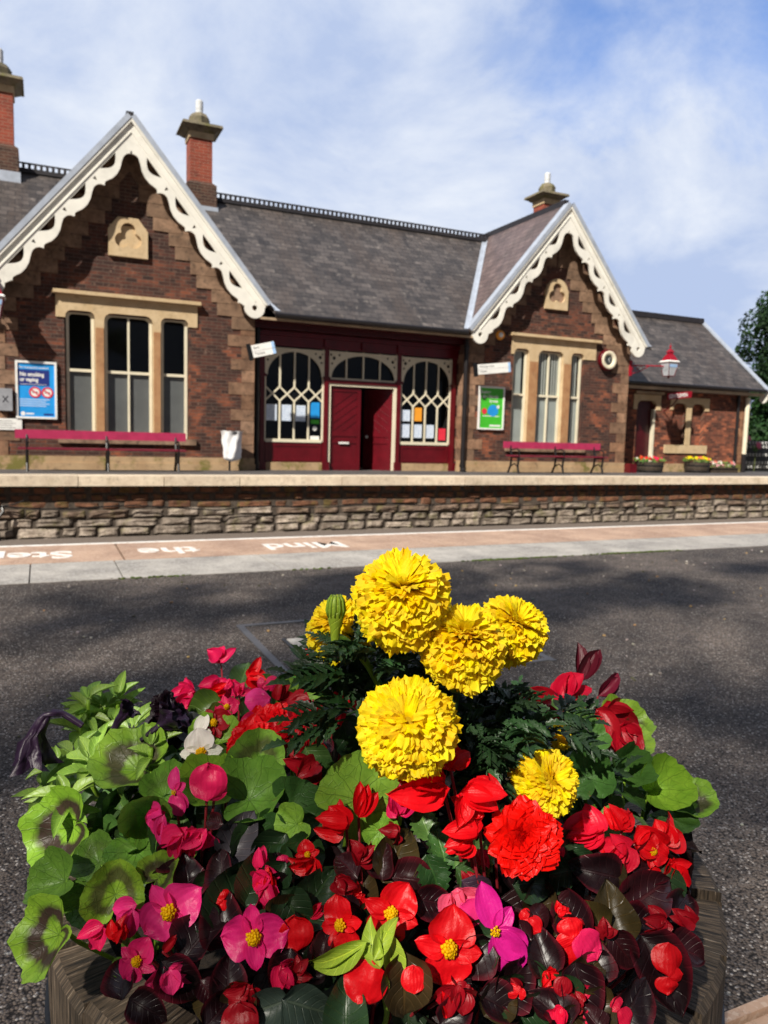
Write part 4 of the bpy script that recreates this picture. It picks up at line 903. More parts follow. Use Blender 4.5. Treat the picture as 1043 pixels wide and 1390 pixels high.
def finger_sign(x, y, z, w_, h_, ang, tilt, label, lines):
    r = root('wall_sign', (x, y, z), label, 'sign', 'white signs jutting from the walls')
    T = Matrix.Translation((x, y, z)) @ Matrix.Rotation(ang, 4, 'Z') @ Matrix.Rotation(-tilt, 4, 'Y')
    mb = MB(); mb.box(0, w_, -.02, .02, 0, h_)
    mb.v = [tuple(T @ V(p)) for p in mb.v]; pn = mb.build('panel', 'white_paint', r)
    mb = MB(); mb.box(-.10, -.001, -.03, .03, -.05, h_+.05); mb.v = [tuple(T @ V(p)) for p in mb.v]; mb.build('wall_bracket', 'iron', r)
    mb = MB(); mb.box(.0, w_, -.024, -.0205, h_*.48, h_*.50); mb.v = [tuple(T @ V(p)) for p in mb.v]; mb.build('divider', 'grey_metal', r)
    mb = MB(); mb.box(w_-.07, w_-.002, -.024, -.0205, .005, h_*.47); mb.box(w_-.07, w_-.002, -.024, -.0205, h_*.51, h_-.005); mb.v = [tuple(T @ V(p)) for p in mb.v]; mb.build('arrow_panel', 'ink_pale', r)
    for k, s_ in enumerate(lines):
        o = text('lettering', s_, h_*.30, (0, 0, 0), Matrix.Identity(4), 'ink', None, .0008)
        o.data.transform(Matrix.Translation(-r.matrix_world.translation) @ T @ Matrix.Translation((.05, -.0215, h_*(.66 if k == 0 else .17))) @ RX); o.parent = r
finger_sign(4.46, 17.25, 2.52, .54, .28, -radians(8), radians(14), 'small white two-line direction sign at the right corner of the left gable', ['Exit', 'Toilets'])
finger_sign(10.55, 17.45, 2.50, .98, .26, -radians(5), radians(7), 'long white two-line direction sign above the green poster', ['Waiting room', 'Toilets'])
# hanging red sign on the annex
r = root('hanging_sign', (17.5, 18.5, 2.2), 'little red sign with white lettering jutting out beside the annex door', 'sign')
mb = MB(); mb.tube([(18.5, 18.87, 1.85), (18.46, 18.5, 2.02), (18.45, 18.2, 2.30)], .02, 7); mb.build('bracket', 'maroon', r)
mb = MB(); mb.poly([(17.95, 2.18), (18.95, 2.30), (18.95, 2.50), (17.95, 2.38)], [], fxz, 18.18, 18.21); mb.build('panel', 'red_enamel', r, fix=True)
o = text('lettering', 'GENTLEMEN', .16, (0, 0, 0), Matrix.Identity(4), 'white_paint', None, .001, 'LEFT', .004, .86); o.data.transform(Matrix.Translation(-r.matrix_world.translation) @ Matrix.Translation((18.0, 18.176, 2.23)) @ Matrix.Rotation(-radians(7), 4, 'Y') @ RX); o.parent = r
# round red-rimmed clock and the orange sounder
r = root('wall_clock', (15.14, YW-.05, 3.2), 'round dark clock in a cream and red rim right of the right gable windows', 'clock'); c = V((15.17, YW-.03, 3.20))
mb = MB(); mb.lathe([(.20, -.03), (.225, .10), (.285, .13), (.305, .10), (.31, -.02), (.30, -.03)], c, 30, (0, -1, 0)); mb.build('rim', 'maroon', r, smooth=True)
mb = MB(); mb.lathe([(.145, .09), (.155, .125), (.25, .15), (.265, .135), (.262, .08)], c, 30, (0, -1, 0)); mb.build('inner_rim', 'cream', r, smooth=True)
mb = MB(); mb.lathe([(0, .10), (.1, .098), (.15, .09)], c, 30, (0, -1, 0)); mb.build('face', 'clock_face', r)
mb = MB()
for a, L, w_ in ((.4, .085, .012), (2.5, .12, .009)):
    d = V((sin(a), cos(a))); n_ = V((cos(a), -sin(a)))*w_
    mb.poly([(c.x-n_.x, c.z-n_.y), (c.x+n_.x, c.z+n_.y), (c.x+d.x*L, c.z+d.y*L)], [], fxz, c.y-.106, c.y-.102)
mb.build('hands', 'white_paint', r)
r = root('alarm_sounder', (11.46, YW-.05, 3.62), 'round orange alarm sounder with a white middle, high on the right gable wall', 'alarm')
mb = MB(); mb.lathe([(0, .02), (.05, .05), (.12, .05), (.135, .0), (.135, -.0)], (11.46, YW-.03, 3.64), 20, (0, -1, 0)); mb.build('body', 'orange', r, smooth=True)
mb = MB(); mb.lathe([(0, .075), (.06, .07), (.07, .05)], (11.46, YW-.03, 3.64), 16, (0, -1, 0)); mb.build('lens', 'white_paint', r, smooth=True)
mb = MB(); mb.box(16.02, 16.28, 17.55, 17.8, -.125, .16); mb.box(16.04, 16.26, 17.57, 17.78, .16, .19); o = mb.build('red_box', 'maroon', origin=(16.15, 17.7, -.12)); tag(o, 'small dark red box at the foot of the right gable corner', 'box')
# notices inside the porch windows
def sheet(x, z, w_, h_, label, mat='notice_paper'):
    mb = MB(); mb.box(x-w_/2, x+w_/2, YS+.004, YS+.008, z-h_/2, z+h_/2); o = mb.build('window_notice', mat, origin=(x, YS+.02, z)); return tag(o, label, 'notice', 'notices behind the porch glass')
for k, wd in enumerate(('leftmost of three in a row', 'middle of three in a row', 'rightmost of three in a row')): sheet(5.23+.375*k, 1.33, .27, .40, f'pale paper notice, {wd}, behind the left porch window')
sheet(6.37, 1.42, .24, .40, 'blue notice behind the last pane of the left porch window', 'poster_blue')
sheet(6.37, 1.13, .22, .10, 'small green strip sticker below the blue notice in the left porch window', 'poster_green')
sheet(6.37, .72, .24, .10, 'white label at the foot of the last pane of the left porch window', 'white_paint')
mb = MB(); mb.lathe([(0, 0), (.06, 0), (.06, .004), (0, .004)], (6.37, YS+.008, .96), 14, (0, -1, 0)); o = mb.build('round_sticker', 'white_paint', origin=(6.37, YS+.02, .96)); tag(o, 'round white sticker on the last pane of the left porch window', 'sticker')
for k, wd in enumerate(('first', 'second', 'third')): sheet(8.93+.37*k, .97, .27, .36, f'pale paper notice, {wd} from the door, lower row, right porch window')
sheet(8.93, 1.38, .27, .30, 'pale printed notice in the upper row next to the door, right porch window')
sheet(9.30, 1.42, .24, .36, 'yellow notice in the second pane from the door, upper row', 'orange')
sheet(10.06, .90, .22, .32, 'small red flyer low in the last pane of the right porch window', 'ink_red')

# ------------------------------------------------------------------ leaf and petal shapes
def frame(N_, T_):
    N_ = N_.normalized(); T_ = (T_-N_*T_.dot(N_)).normalized(); return T_.cross(N_), T_, N_      # x, y (tip), z (face)
def scr(ang, tx_=0., ty=0., up=.35):
    """a frame whose tip points at the given angle as seen from the camera, tilted by tx_, ty"""
    v_ = (-cF+cU*ty+cR*tx_+V((0, 0, up))).normalized(); a = radians(ang); return frame(v_, cR*cos(a)+cU*sin(a)+v_*0)
def jit(c, rnd, a=.12): k = 1+rnd.uniform(-a, a); return (min(1, c[0]*k), min(1, c[1]*k*(1+rnd.uniform(-a, a)*.4)), min(1, c[2]*k), c[3] if len(c) > 3 else 1)
def blade(mb, o, F, L, W, col, sh=(.85, .75), cup=.25, curl=.2, ruf=.0, nl=6, nw=4, serr=0., edge=None, rf=3., twist=0.):
    X, Y, Z = F; p, q = sh; s0 = R_.random()*20
    def w_(t): return W*max(0., sin(pi*min(1, max(0, t))**p))**q
    def fn(u, v_):
        a = u*2-1; hw = w_(v_)*(.5)
        if serr: hw *= 1+serr*(1 if int(v_*nl+.5) % 2 else -1)
        x = a*hw; y = L*v_; z = cup*a*a*hw*1.6 - curl*L*v_*v_ + ruf*W*sin(rf*pi*v_+s0+2*a)*abs(a)
        z += W*.11*noise.noise(V((a*1.6+s0, v_*3.2, s0*.7)))*min(1, v_*4)
        if twist: x, z = x*cos(twist*v_)-z*sin(twist*v_), x*sin(twist*v_)+z*cos(twist*v_)
        return o+X*x+Y*y+Z*z
    cf = None
    if edge: cf = lambda u, v_: edge if (u < .02 or u > .98) else col
    mb.grid(fn, nw, nl, col, colf=cf)
def disc(mb, o, F, R, col, lob=.05, nlob=14, cup=.2, fold=.0, ruf=.06, notch=.75, nr=5, ns=40, off=.18, asym=0.):
    """round leaf on a stalk: attachment near the notch, scalloped, ruffled"""
    X, Y, Z = F; s0 = R_.random()*20
    def rad(th):
        d = abs(((th+pi/2+pi) % (2*pi))-pi)
        return R*(1+lob*abs(sin(nlob*th/2+s0))-lob+.06*sin(3*th+s0))*(1-notch*math.exp(-(d/.30)**2))*(1+.10*sin(th))
    def pt(u, v_):
        th = 2*pi*u; r = rad(th)*v_; x, y = r*cos(th), r*sin(th)
        z = cup*(r*r)/R + fold*abs(x) + ruf*R*sin(5*th+s0)*v_*v_ + .03*R*sin(9*th)*v_
        return x, y+off*R, z
    def fn(u, v_): x, y, z = pt(u, v_); return o+X*x+Y*y+Z*z
    def uvf(u, v_): th = 2*pi*u; return (.5+.5*v_*cos(th), .5+.5*v_*sin(th))
    mb.grid(fn, ns, nr, col, True, uvf=uvf)
def ball(mb, c, r, col, n=6, sq=1.):
    mb.grid(lambda u, v_: c+V((r*sin(pi*v_)*cos(2*pi*u), r*sin(pi*v_)*sin(2*pi*u), r*sq*cos(pi*v_))), n, max(3, n//2), col, True)
# pigments
YEL = (.96, .80, .0, 1); GRN = (.25, .44, .035, 1); GRN2 = (.12, .25, .03, 1); GRND = (.022, .060, .018, 1); GRNL = (.36, .50, .05, 1)
RED = (.78, .004, .010, 1); DRED = (.34, .004, .012, 1); PNK = (.86, .035, .24, 1); HPNK = (.82, .015, .12, 1); MAG = (.74, .015, .30, 1); WHT = (.84, .80, .72, 1)
BLK = (.014, .004, .009, 1); WINE = (.085, .005, .014, 1); PUR = (.018, .006, .024, 1)

def marigold(c, R, ax, plant, n=230, name='bloom', seed=1, col=YEL):
    """pompom flower: ruffled petals standing out of a globe, curling away from the crown"""
    rnd = random.Random(seed); ax = ax.normalized(); a1 = ax.orthogonal().normalized(); a2 = ax.cross(a1); mb = MB()
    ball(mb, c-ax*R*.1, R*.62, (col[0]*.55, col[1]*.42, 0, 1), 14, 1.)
    for k in range(n):
        f = (k+.5)/n; cp = 1-1.42*f; th = k*2.39996+rnd.uniform(-.12, .12); sp_ = sqrt(max(0, 1-cp*cp))
        d = ax*cp+(a1*cos(th)+a2*sin(th))*sp_
        away = (-(ax-d*ax.dot(d))); away = away.normalized() if away.length > .05 else a1
        polar = f
        lift = .88-.62*polar
        Y = (d*lift+away*(1-lift)+V((rnd.uniform(-.2, .2), rnd.uniform(-.2, .2), rnd.uniform(-.2, .2)))).normalized()
        Zn = (d-Y*d.dot(Y)); Zn = Zn.normalized() if Zn.length > .05 else away*-1
        if lift > .7: Zn = (-away*.8+d*.2); Zn = (Zn-Y*Zn.dot(Y)).normalized()
        X = Y.cross(Zn)
        L = R*(.38+.06*rnd.random()+.06*(f > .7)); W = R*(.28+.12*rnd.random())*(.62+.5*min(1, f*2.2)); s0 = rnd.random()*9
        base = c-ax*R*.06+d*R*(.60-.10*f+rnd.uniform(-.06, .06)+.07*noise.noise(d*1.7+V((seed, 0, 0))))*(1.0 if f > .06 else .86)
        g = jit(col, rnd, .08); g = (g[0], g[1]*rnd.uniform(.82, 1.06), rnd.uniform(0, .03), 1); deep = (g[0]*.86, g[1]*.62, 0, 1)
        def fn(u, v_):
            a = u*2-1; hw = W*.5*(.45+.65*v_**.7)*(1-.10*v_**6)
            fr_ = .07*sin(a*9+s0)+.05*sin(a*17+s0*2); y = L*(v_*(1-.16*a*a)+(fr_ if v_ > .9 else 0))
            z = -.34*L*v_*v_*(1.15-polar)+W*(.17*sin(a*5.2+s0)+.08*sin(a*11+s0))*v_*v_+.10*W*a*a
            return base+X*(a*hw)+Y*y+Zn*z
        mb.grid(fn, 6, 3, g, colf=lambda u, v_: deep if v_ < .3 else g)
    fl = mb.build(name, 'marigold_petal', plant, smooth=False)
    g = MB(); 
    g.lathe([(R*.12, -R*1.05), (R*.24, -R*.95), (R*.34, -R*.6), (R*.36, -R*.45)], c, 14, ax, GRN2); sub(g, 'calyx', 'leaf', fl, smooth=True)
    return fl
def stem(plant, pts, r, col=GRN2, name='stem', n=7):
    mb = MB(); pts = [V(p) for p in pts]; q = []
    for k in range(len(pts)-1):
        for t in range(4): q.append(pts[k].lerp(pts[k+1], t/4))
    q.append(pts[-1])
    for _ in range(2): q = [q[0]]+[(q[i-1]+q[i]*2+q[i+1])/4 for i in range(1, len(q)-1)]+[q[-1]]
    mb.tube(q, r, n, col); return mb.build(name, 'leaf', plant, smooth=True)
def stamens(parent, c, ax, r, n=16, col=(.92, .50, .0, 1)):
    g = MB(); ax = ax.normalized(); a1 = ax.orthogonal().normalized(); a2 = ax.cross(a1)
    for k in range(n):
        f = (k+.5)/n; th = k*2.4; sp_ = sqrt(f)*r; d = a1*cos(th)*sp_+a2*sin(th)*sp_+ax*r*(1.1-.9*f)
        ball(g, c+d, r*.30, jit(col, R_, .2), 5)
    sub(g, 'stamens', 'marigold_petal', parent, smooth=True)
def begonia(plant, px, py, d, size, ang, col, tx_=0., ty=0., kind='open', off=None, name='bloom'):
    """wax begonia flower at an image point and depth; two broad petals, two narrow ones, yellow stamens"""
    o = P(px, py, d); X, Y, Z = scr(ang, tx_, ty, .15); mb = MB(); s = size*d/FPX*(1.0 if kind in ('open', 'butterfly') else 1.02); c2 = (min(1, col[0]*1.1), col[1]*2.5+.02, min(1, col[2]*1.2), 1)
    if kind == 'open':
        for a, L, W, cu in ((90, .58, .72, .05), (-90, .54, .70, .10), (3, .50, .34, -.05), (178, .50, .34, .0)):
            a += R_.uniform(-8, 8); ca, sa = cos(radians(a-90)), sin(radians(a-90)); F = (X*ca+Y*sa, -X*sa+Y*ca, Z); F = frame(Z, F[1])
            blade(mb, o+F[2]*(.0 if abs(L-.5) > .01 else .02*s)+F[1]*s*.01, F, L*s, W*s, jit(col, R_, .1), (.72, .62), .22, cu+R_.uniform(-.05, .1), .05, 8, 8)
        b = mb.build(name, 'petal', plant, smooth=True); stamens(b, o+Z*s*.06, (Z+Y*.2), s*.115, 26, (.96, .55, .0, 1))
    elif kind == 'shell':      # still folded: two round petals like a clam
        for k, (dx, dy, sc_, tl) in enumerate(((0, .0, 1., .0), (.02, .02, .92, .35))):
            Zk = (Z+Y*tl*-1).normalized(); F = frame(Zk, Y)
            blade(mb, o-F[1]*s*.5-F[2]*k*s*.10, F, s*sc_, s*1.02*sc_, jit(col, R_, .08), (.95, .5), -.10, .10, .05, 9, 9)
        b = mb.build(name, 'petal', plant, smooth=True)
    elif kind == 'side':       # nodding, seen from the side
        for k in range(7):
            a = ang+R_.uniform(-62, 62); F = scr(a, tx_+R_.uniform(-.8, .8), ty+R_.uniform(-.5, .7), .1)
            blade(mb, o+V((R_.uniform(-.1, .1), R_.uniform(-.1, .1), R_.uniform(-.1, .1)))*s, F, s*R_.uniform(.5, .8), s*R_.uniform(.34, .56), jit(col, R_, .16), (.8, .6), .45, .35, .06, 7, 6)
        b = mb.build(name, 'petal', plant, smooth=True)
    elif kind == 'pair':       # heart-shaped pair with smaller petal
        for a, L, W in ((ang, .75, .8), (ang+180, .42, .6), (ang-75, .40, .35)):
            F = scr(a, tx_, ty, .15); blade(mb, o, F, L*s, W*s, jit(col, R_, .1), (.95, .5), -.25, .12, .03, 8, 8)
        b = mb.build(name, 'petal', plant, smooth=True)
    elif kind == 'butterfly':
        for a, L, W in ((ang, .72, .42), (ang-165, .72, .60), (ang-55, .42, .30), (ang-140, .60, .50)):
            F = scr(a, tx_, ty, .15); blade(mb, o, F, L*s, W*s, jit(col, R_, .1), (.95, .55), .25, .10, .03, 8, 7)
        b = mb.build(name, 'petal', plant, smooth=True); stamens(b, o+Z*s*.05, Z, s*.075, 14, (.96, .6, .0, 1))
    elif kind == 'bud':
        for k in range(3):
            F = scr(ang+R_.uniform(-20, 20), tx_+R_.uniform(-.3, .3), ty, .1); blade(mb, o, F, s*R_.uniform(.75, .95), s*.36, jit(col, R_, .12), (.95, .55), .7, .1, 0, 6, 5)
        b = mb.build(name, 'petal', plant, smooth=True)
    return b
def rose(plant, c, R, ax, col, n=60, seed=3, name='bloom', sheen=.0):
    """double begonia: overlapping broad petals in rings"""
    rnd = random.Random(seed); ax = ax.normalized(); a1 = ax.orthogonal().normalized(); a2 = ax.cross(a1); mb = MB()
    for k in range(n):
        f = (k+.5)/n; pol = .12+1.32*f**.75; th = k*2.39996+rnd.uniform(-.3, .3)
        d = ax*cos(pol)+(a1*cos(th)+a2*sin(th))*sin(pol); out_ = (a1*cos(th)+a2*sin(th))
        Y = (out_*sin(pol*.95)+ax*cos(pol*.95)+V((rnd.uniform(-.1, .1), rnd.uniform(-.1, .1), rnd.uniform(-.1, .1)))).normalized()
        Zn = (ax*sin(pol*.85+.2)-out_*cos(pol*.85+.2)); Zn = (Zn-Y*Zn.dot(Y)).normalized(); X = Y.cross(Zn)
        L = R*(.42+.38*f+.08*rnd.random()); W = R*(.42+.52*f)*rnd.uniform(.85, 1.15); base = c+out_*R*.30*f-ax*R*.12*f; s0 = rnd.random()*9; g = jit(col, rnd, .13)
        def fn(u, v_):
            a = u*2-1; hw = W*.5*(sin(pi*min(1, v_*.94+.02)**.62))**.55
            z = .26*W*a*a*(1-v_*.6)-.20*L*v_**3+W*.03*sin(a*4+s0)*v_*v_
            return base+X*a*hw+Y*L*v_*(1+.04*sin(5*a+s0))+Zn*z
        mb.grid(fn, 8, 6, g)
    return mb.build(name, 'petal', plant, smooth=True)
# ------------------------------------------------------------------ the barrel
BC = V((.392, .822, 0)); BR = .395; BZ = .38
br = root('barrel_planter', (BC.x, BC.y, 0), 'weathered half-barrel planter overflowing with summer flowers in the foreground', 'planter')
ns_ = 24
for k in range(ns_):
    a0, a1 = 2*pi*k/ns_+.006, 2*pi*(k+1)/ns_-.006; a0 += .12; a1 += .12; mb = MB(); dz = R_.uniform(-.006, .008); th = .052+R_.uniform(-.004, .006); uo = R_.random()*3
    zs_ = [0, .1, .2, .3, BZ+dz-.006, BZ+dz]
    def rr_(z): return BR-.045*((z-.30)/.30)**2 if z < .30 else BR-.0
    def pt(a, r, z): return (BC.x+r*cos(a), BC.y+r*sin(a), z)
    n4 = 4
    for z0, z1 in zip(zs_, zs_[1:]):
        for i in range(n4):
            b0, b1 = a0+(a1-a0)*i/n4, a0+(a1-a0)*(i+1)/n4; e0 = .006 if z1 > BZ+dz-.002 else 0
            mb.face([pt(b0, rr_(z0), z0), pt(b1, rr_(z0), z0), pt(b1, rr_(z1)-e0, z1), pt(b0, rr_(z1)-e0, z1)], [(b0*.4+uo, z0), (b1*.4+uo, z0), (b1*.4+uo, z1), (b0*.4+uo, z1)])
            mb.face([pt(b1, rr_(z0)-th, z0), pt(b0, rr_(z0)-th, z0), pt(b0, rr_(z1)-th, z1), pt(b1, rr_(z1)-th, z1)], [(b1*.4+uo, z0), (b0*.4+uo, z0), (b0*.4+uo, z1), (b1*.4+uo, z1)])
        for a in (a0, a1): mb.face([pt(a, rr_(z0), z0), pt(a, rr_(z0)-th, z0), pt(a, rr_(z1)-th, z1), pt(a, rr_(z1), z1)], [(uo, z0), (uo+th, z0), (uo+th, z1), (uo, z1)])
    zt = zs_[-1]
    for i in range(n4):
        b0, b1 = a0+(a1-a0)*i/n4, a0+(a1-a0)*(i+1)/n4
        mb.face([pt(b0, BR-.006, zt), pt(b1, BR-.006, zt), pt(b1, BR-th, zt), pt(b0, BR-th, zt)], [(b0*.4+uo, 0), (b1*.4+uo, 0), (b1*.4+uo, th), (b0*.4+uo, th)])
    mb.build('stave', 'old_oak', br)
for z in (.09, .26):
    mb = MB(); r_h = BR-.045*((z-.30)/.30)**2; mb.lathe([(r_h-.002, z-.018), (r_h+.004, z-.018), (r_h+.005, z+.018), (r_h-.002, z+.018)], (BC.x, BC.y, 0), 64); mb.build('hoop', 'iron', br, smooth=False)
mb = MB(); mb.grid(lambda u, v_: (BC.x+.345*v_*cos(2*pi*u), BC.y+.345*v_*sin(2*pi*u), .335+.02*noise.noise(V((v_*cos(2*pi*u)*7, v_*sin(2*pi*u)*7, 0)))+.03*(1-v_)), 40, 14, closed=True); mb.build('soil', 'soil', br, smooth=True)

# ------------------------------------------------------------------ plants in the barrel
def mound(x, y): r2 = (x-BC.x)**2+(y-BC.y)**2; return .595-.80*r2
def S(px, py, off=0.):
    """depth at which the sight line meets the planting"""
    r = ray(px, py); t = .42; best = (9, .8)
    while t < 1.35:
        p = CAM+r*t; g = p.z-mound(p.x, p.y)-off; rad_ = sqrt((p.x-BC.x)**2+(p.y-BC.y)**2)
        if g < best[0] and rad_ < .46: best = (g, t)
        if g < 0 and rad_ < .47: return t
        t += .004
    return best[1]
def project(p): v_ = V(p)-CAM; z = v_.dot(cF); return 521.5+FPX*v_.dot(cR)/z, 695-FPX*v_.dot(cU)/z
def plant(name, px, py, label, cat, group=None):
    p = P(px, py, S(px, py)); d = V((p.x-BC.x, p.y-BC.y)); 
    if d.length > .30: d = d.normalized()*.30
    return root(name, (BC.x+d.x, BC.y+d.y, .35), label, cat, group)
def base_of(pl): return pl.matrix_world.translation.copy()
BEG = 'begonias in the barrel'; GER = 'geraniums in the barrel'; MG = 'marigolds in the barrel'
mar = plant('marigold_plant', 590, 980, 'tall marigold with five big yellow pompom flowers and a green bud', 'marigold', MG)
mar2 = plant('marigold_plant', 760, 1080, 'shorter marigold with one yellow pompom right above the big red rosette flower', 'marigold', MG)
ger1 = plant('geranium_plant', 130, 1150, 'geranium at the left rim with large brown-zoned green leaves', 'geranium', GER)
ger2 = plant('geranium_plant', 430, 1080, 'geranium in the centre with a flat bright veined round leaf', 'geranium', GER)
ger3 = plant('geranium_plant', 850, 1060, 'geranium at the right rim with folded leaves reaching over the asphalt', 'geranium', GER)
pet = plant('petunia_plant', 130, 1010, 'petunia with pale green leaves and wilted black-purple flowers at the far left', 'petunia')
bp1 = plant('begonia_plant', 315, 940, 'upright begonia with a spray of small pink and red flowers at the back left', 'begonia', BEG)
brd = plant('begonia_plant', 375, 1000, 'begonia with crowded double scarlet flowers behind the green leaves, left of centre', 'begonia', BEG)
bwh = plant('begonia_plant', 272, 1020, 'begonia with a single white flower', 'begonia', BEG)
bp2 = plant('begonia_plant', 255, 1110, 'begonia with a round hot pink flower just below the white one', 'begonia', BEG)
bp3 = plant('begonia_plant', 210, 1250, 'begonia with wide open pink flowers at the lower left above the rim', 'begonia', BEG)
bp4 = plant('begonia_plant', 345, 1270, 'begonia with one open magenta pink flower among dark leaves, left of the pale shoots', 'begonia', BEG)
brc = plant('begonia_plant', 500, 1230, 'bronze-leaved begonia with open red flowers and orange centres at the bottom centre', 'begonia', BEG)
bmg = plant('begonia_plant', 670, 1255, 'begonia with a magenta butterfly-shaped flower below the big red rosette', 'begonia', BEG)
bbg = plant('tuberous_begonia', 700, 1140, 'begonia with one huge scarlet double rosette and pointed red petals beside it', 'begonia', BEG)
brr = plant('begonia_plant', 850, 1200, 'glossy black-leaved begonia with red flowers at the right rim', 'begonia', BEG)
trl = plant('trailing_begonia', 790, 970, 'trailing begonia with drooping dark red flowers at the back right', 'begonia', BEG)
trc = plant('trailing_begonia', 440, 960, 'begonia with folded crimson flowers directly left of the yellow pompoms', 'begonia', BEG)
sht = plant('young_plant', 490, 1310, 'young plant with narrow lime green leaves at the bottom centre', 'plant')

# --- marigold
def mh(px, py, d, Rp, ax, pl, seed, n=240):
    Rp *= 1.10; n = int(n*2.2)
    c = P(px, py, d); R = Rp*d/FPX; marigold(c, R, ax, pl, n, seed=seed)
    b = base_of(pl); stem(pl, [c-ax.normalized()*R*.8, c-ax.normalized()*R*1.5+V((0, 0, -.02)), b.lerp(c, .4)+V((.0, .01, .02)), b], [.0042, .0040]*0 or .0042, GRND); return c
UPF = V((0, 0, 1))
mh(547, 818, .640, 66, UPF*.9-cF*.45-cR*.05, mar, 1)
mh(462, 856, .690, 44, UPF*.8-cF*.3-cR*.4, mar, 2, 180)
mh(628, 880, .640, 58, UPF*.95-cF*.25+cR*.1, mar, 3)
mh(694, 857, .690, 47, UPF*.75-cF*.4+cR*.35, mar, 4, 200)
mh(553, 990, .600, 66, UPF*.62-cF*.75, mar, 5, 260)
mh(738, 1064, .66, 45, UPF*.5-cF*.72+cR*.42, mar2, 6, 200)
mh(757, 1000, .80, 20, UPF*.8+cF*.1, mar2, 7, 80)
# the bud, striped green
c = P(456, 828, .63); mb = MB(); mb.lathe([(.003, -.030), (.0045, -.016), (.0065, -.008), (.0075, 0), (.0068, .007), (.005, .0115), (0, .0125)], c, 14, UPF, (.30, .42, .03, 1)); bd_ = mb.build('bud', 'leaf', mar, smooth=True)
g = MB()
for k in range(12):
    a = 2*pi*k/12; d = cR*cos(a)+cF*sin(a); g.tube([c+d*.0064+V((0, 0, -.006)), c+d*.0078+V((0, 0, 0)), c+d*.0066+V((0, 0, .0085)), c+d*.004+V((0, 0, .013))], [.0007, .001, .0009, .0004], 5, (.20, .33, .03, 1))
sub(g, 'bud_ribs', 'leaf', bd_, smooth=True)
stem(mar, [c+V((0, 0, -.022)), P(470, 870, .64), P(500, 900, .66), P(530, 960, .68), base_of(mar)], .0035, GRN2)
def pinnate(pl_mb, o, T, Nn, L, col, nlf=6, rnd=R_):
    """divided leaf: toothed narrow leaflets in pairs along a curved rib"""
    T = T.normalized(); Nn = (Nn-T*Nn.dot(T)).normalized(); X = T.cross(Nn)
    pts = [o+T*L*t-Nn*L*.35*t*t for t in (0, .25, .5, .75, 1.)]
    pl_mb.tube(pts, [.0012, .0010, .0009, .0007, .0005], 5, col)
    for k in range(nlf):
        t = .22+.74*k/nlf; p = o+T*L*t-Nn*L*.35*t*t
        for s in (-1, 1):
            d = (T*.75+X*s*.8-Nn*.35*t).normalized(); blade(pl_mb, p, frame(Nn+V((rnd.uniform(-.3, .3),)*3), d), L*(.46-.22*abs(t-.5)), L*.15, jit(col, rnd, .25), (.8, .8), .5, .25, .02, 9, 2, .22)
    p = pts[-1]; blade(pl_mb, p, frame(Nn, T-Nn*.5), L*.42, L*.15, jit(col, rnd, .2), (.8, .8), .5, .2, .02, 9, 2, .22)
rnd = random.Random(5)
MGREEN = (.024, .062, .020, 1)
def fern_patch(pl, name, items, lo, hi):
    mb = MB()
    for px, py, d, spread, n in items:
        c = P(px, py, d)
        for k in range(n):
            a = rnd.uniform(0, 2*pi); el = rnd.uniform(-.15, .9); T = V((cos(a)*cos(el), sin(a)*cos(el), sin(el)))
            o = c+V((rnd.uniform(-1, 1), rnd.uniform(-1, 1), rnd.uniform(-1, 1)))*spread
            pinnate(mb, o, T, V((0, 0, 1))-cF*.5, rnd.uniform(lo, hi), jit(MGREEN, rnd, .35), 6, rnd)
    return mb.build(name, 'leaf', pl, smooth=True)
fern_patch(mar, 'foliage', [(500, 925, .70, .022, 12), (545, 915, .71, .025, 10), (640, 955, .70, .022, 12), (675, 1000, .70, .022, 10), (470, 975, .69, .015, 8), (640, 1020, .68, .015, 9), (700, 960, .72, .022, 8), (465, 930, .69, .010, 6), (590, 935, .71, .022, 10), (620, 990, .71, .02, 10), (660, 1050, .67, .012, 6)], .032, .058)
fern_patch(mar, 'foliage', [(482, 865, .645, .008, 6), (468, 885, .65, .008, 5), (505, 885, .66, .010, 6)], .022, .042)
fern_patch(mar2, 'foliage', [(715, 1000, .76, .015, 6), (750, 985, .78, .014, 5), (690, 1045, .71, .010, 4)], .030, .055)

# --- round geranium leaves, each a part
def gl(pl, px, py, Rp, ang, tx_, ty, col=GRN, zone=0., cup=.25, fold=.0, ruf=.06, off=0., d=None, lob=.05, notch=.75):
    if pl is not ger2: Rp *= .80; px += 8 if px < 300 else 0
    if Rp != 62 : ruf = ruf*1.6+.02; fold += .12; cup *= 1.25; tx_ += R_.uniform(-.3, .3); ty += R_.uniform(-.2, .3)
    d = d or S(px, py, off); o = P(px, py, d); R = Rp*d/FPX; F = scr(ang, tx_, ty, .2); mb = MB()
    cc = jit(col, R_, .12); disc(mb, o, F, R, (cc[0], cc[1], cc[2], zone), lob, 16, cup, fold, ruf, notch)
    lf = mb.build('leaf', 'leaf_round', pl, smooth=True)
    b = base_of(pl); st = MB(); q0 = o-F[1]*R*.0; m1_ = q0-F[2]*R*.5-V((0, 0, R*.4)); m2_ = q0.lerp(b, .55)-V((0, 0, .015)); st.tube([q0, m1_, m2_, b], [.0022, .0020, .0018, .0018], 6, GRN); sub(st, 'leaf_stalk', 'leaf', lf, smooth=True)
    return lf
Gb = (.24, .46, .045, 1)
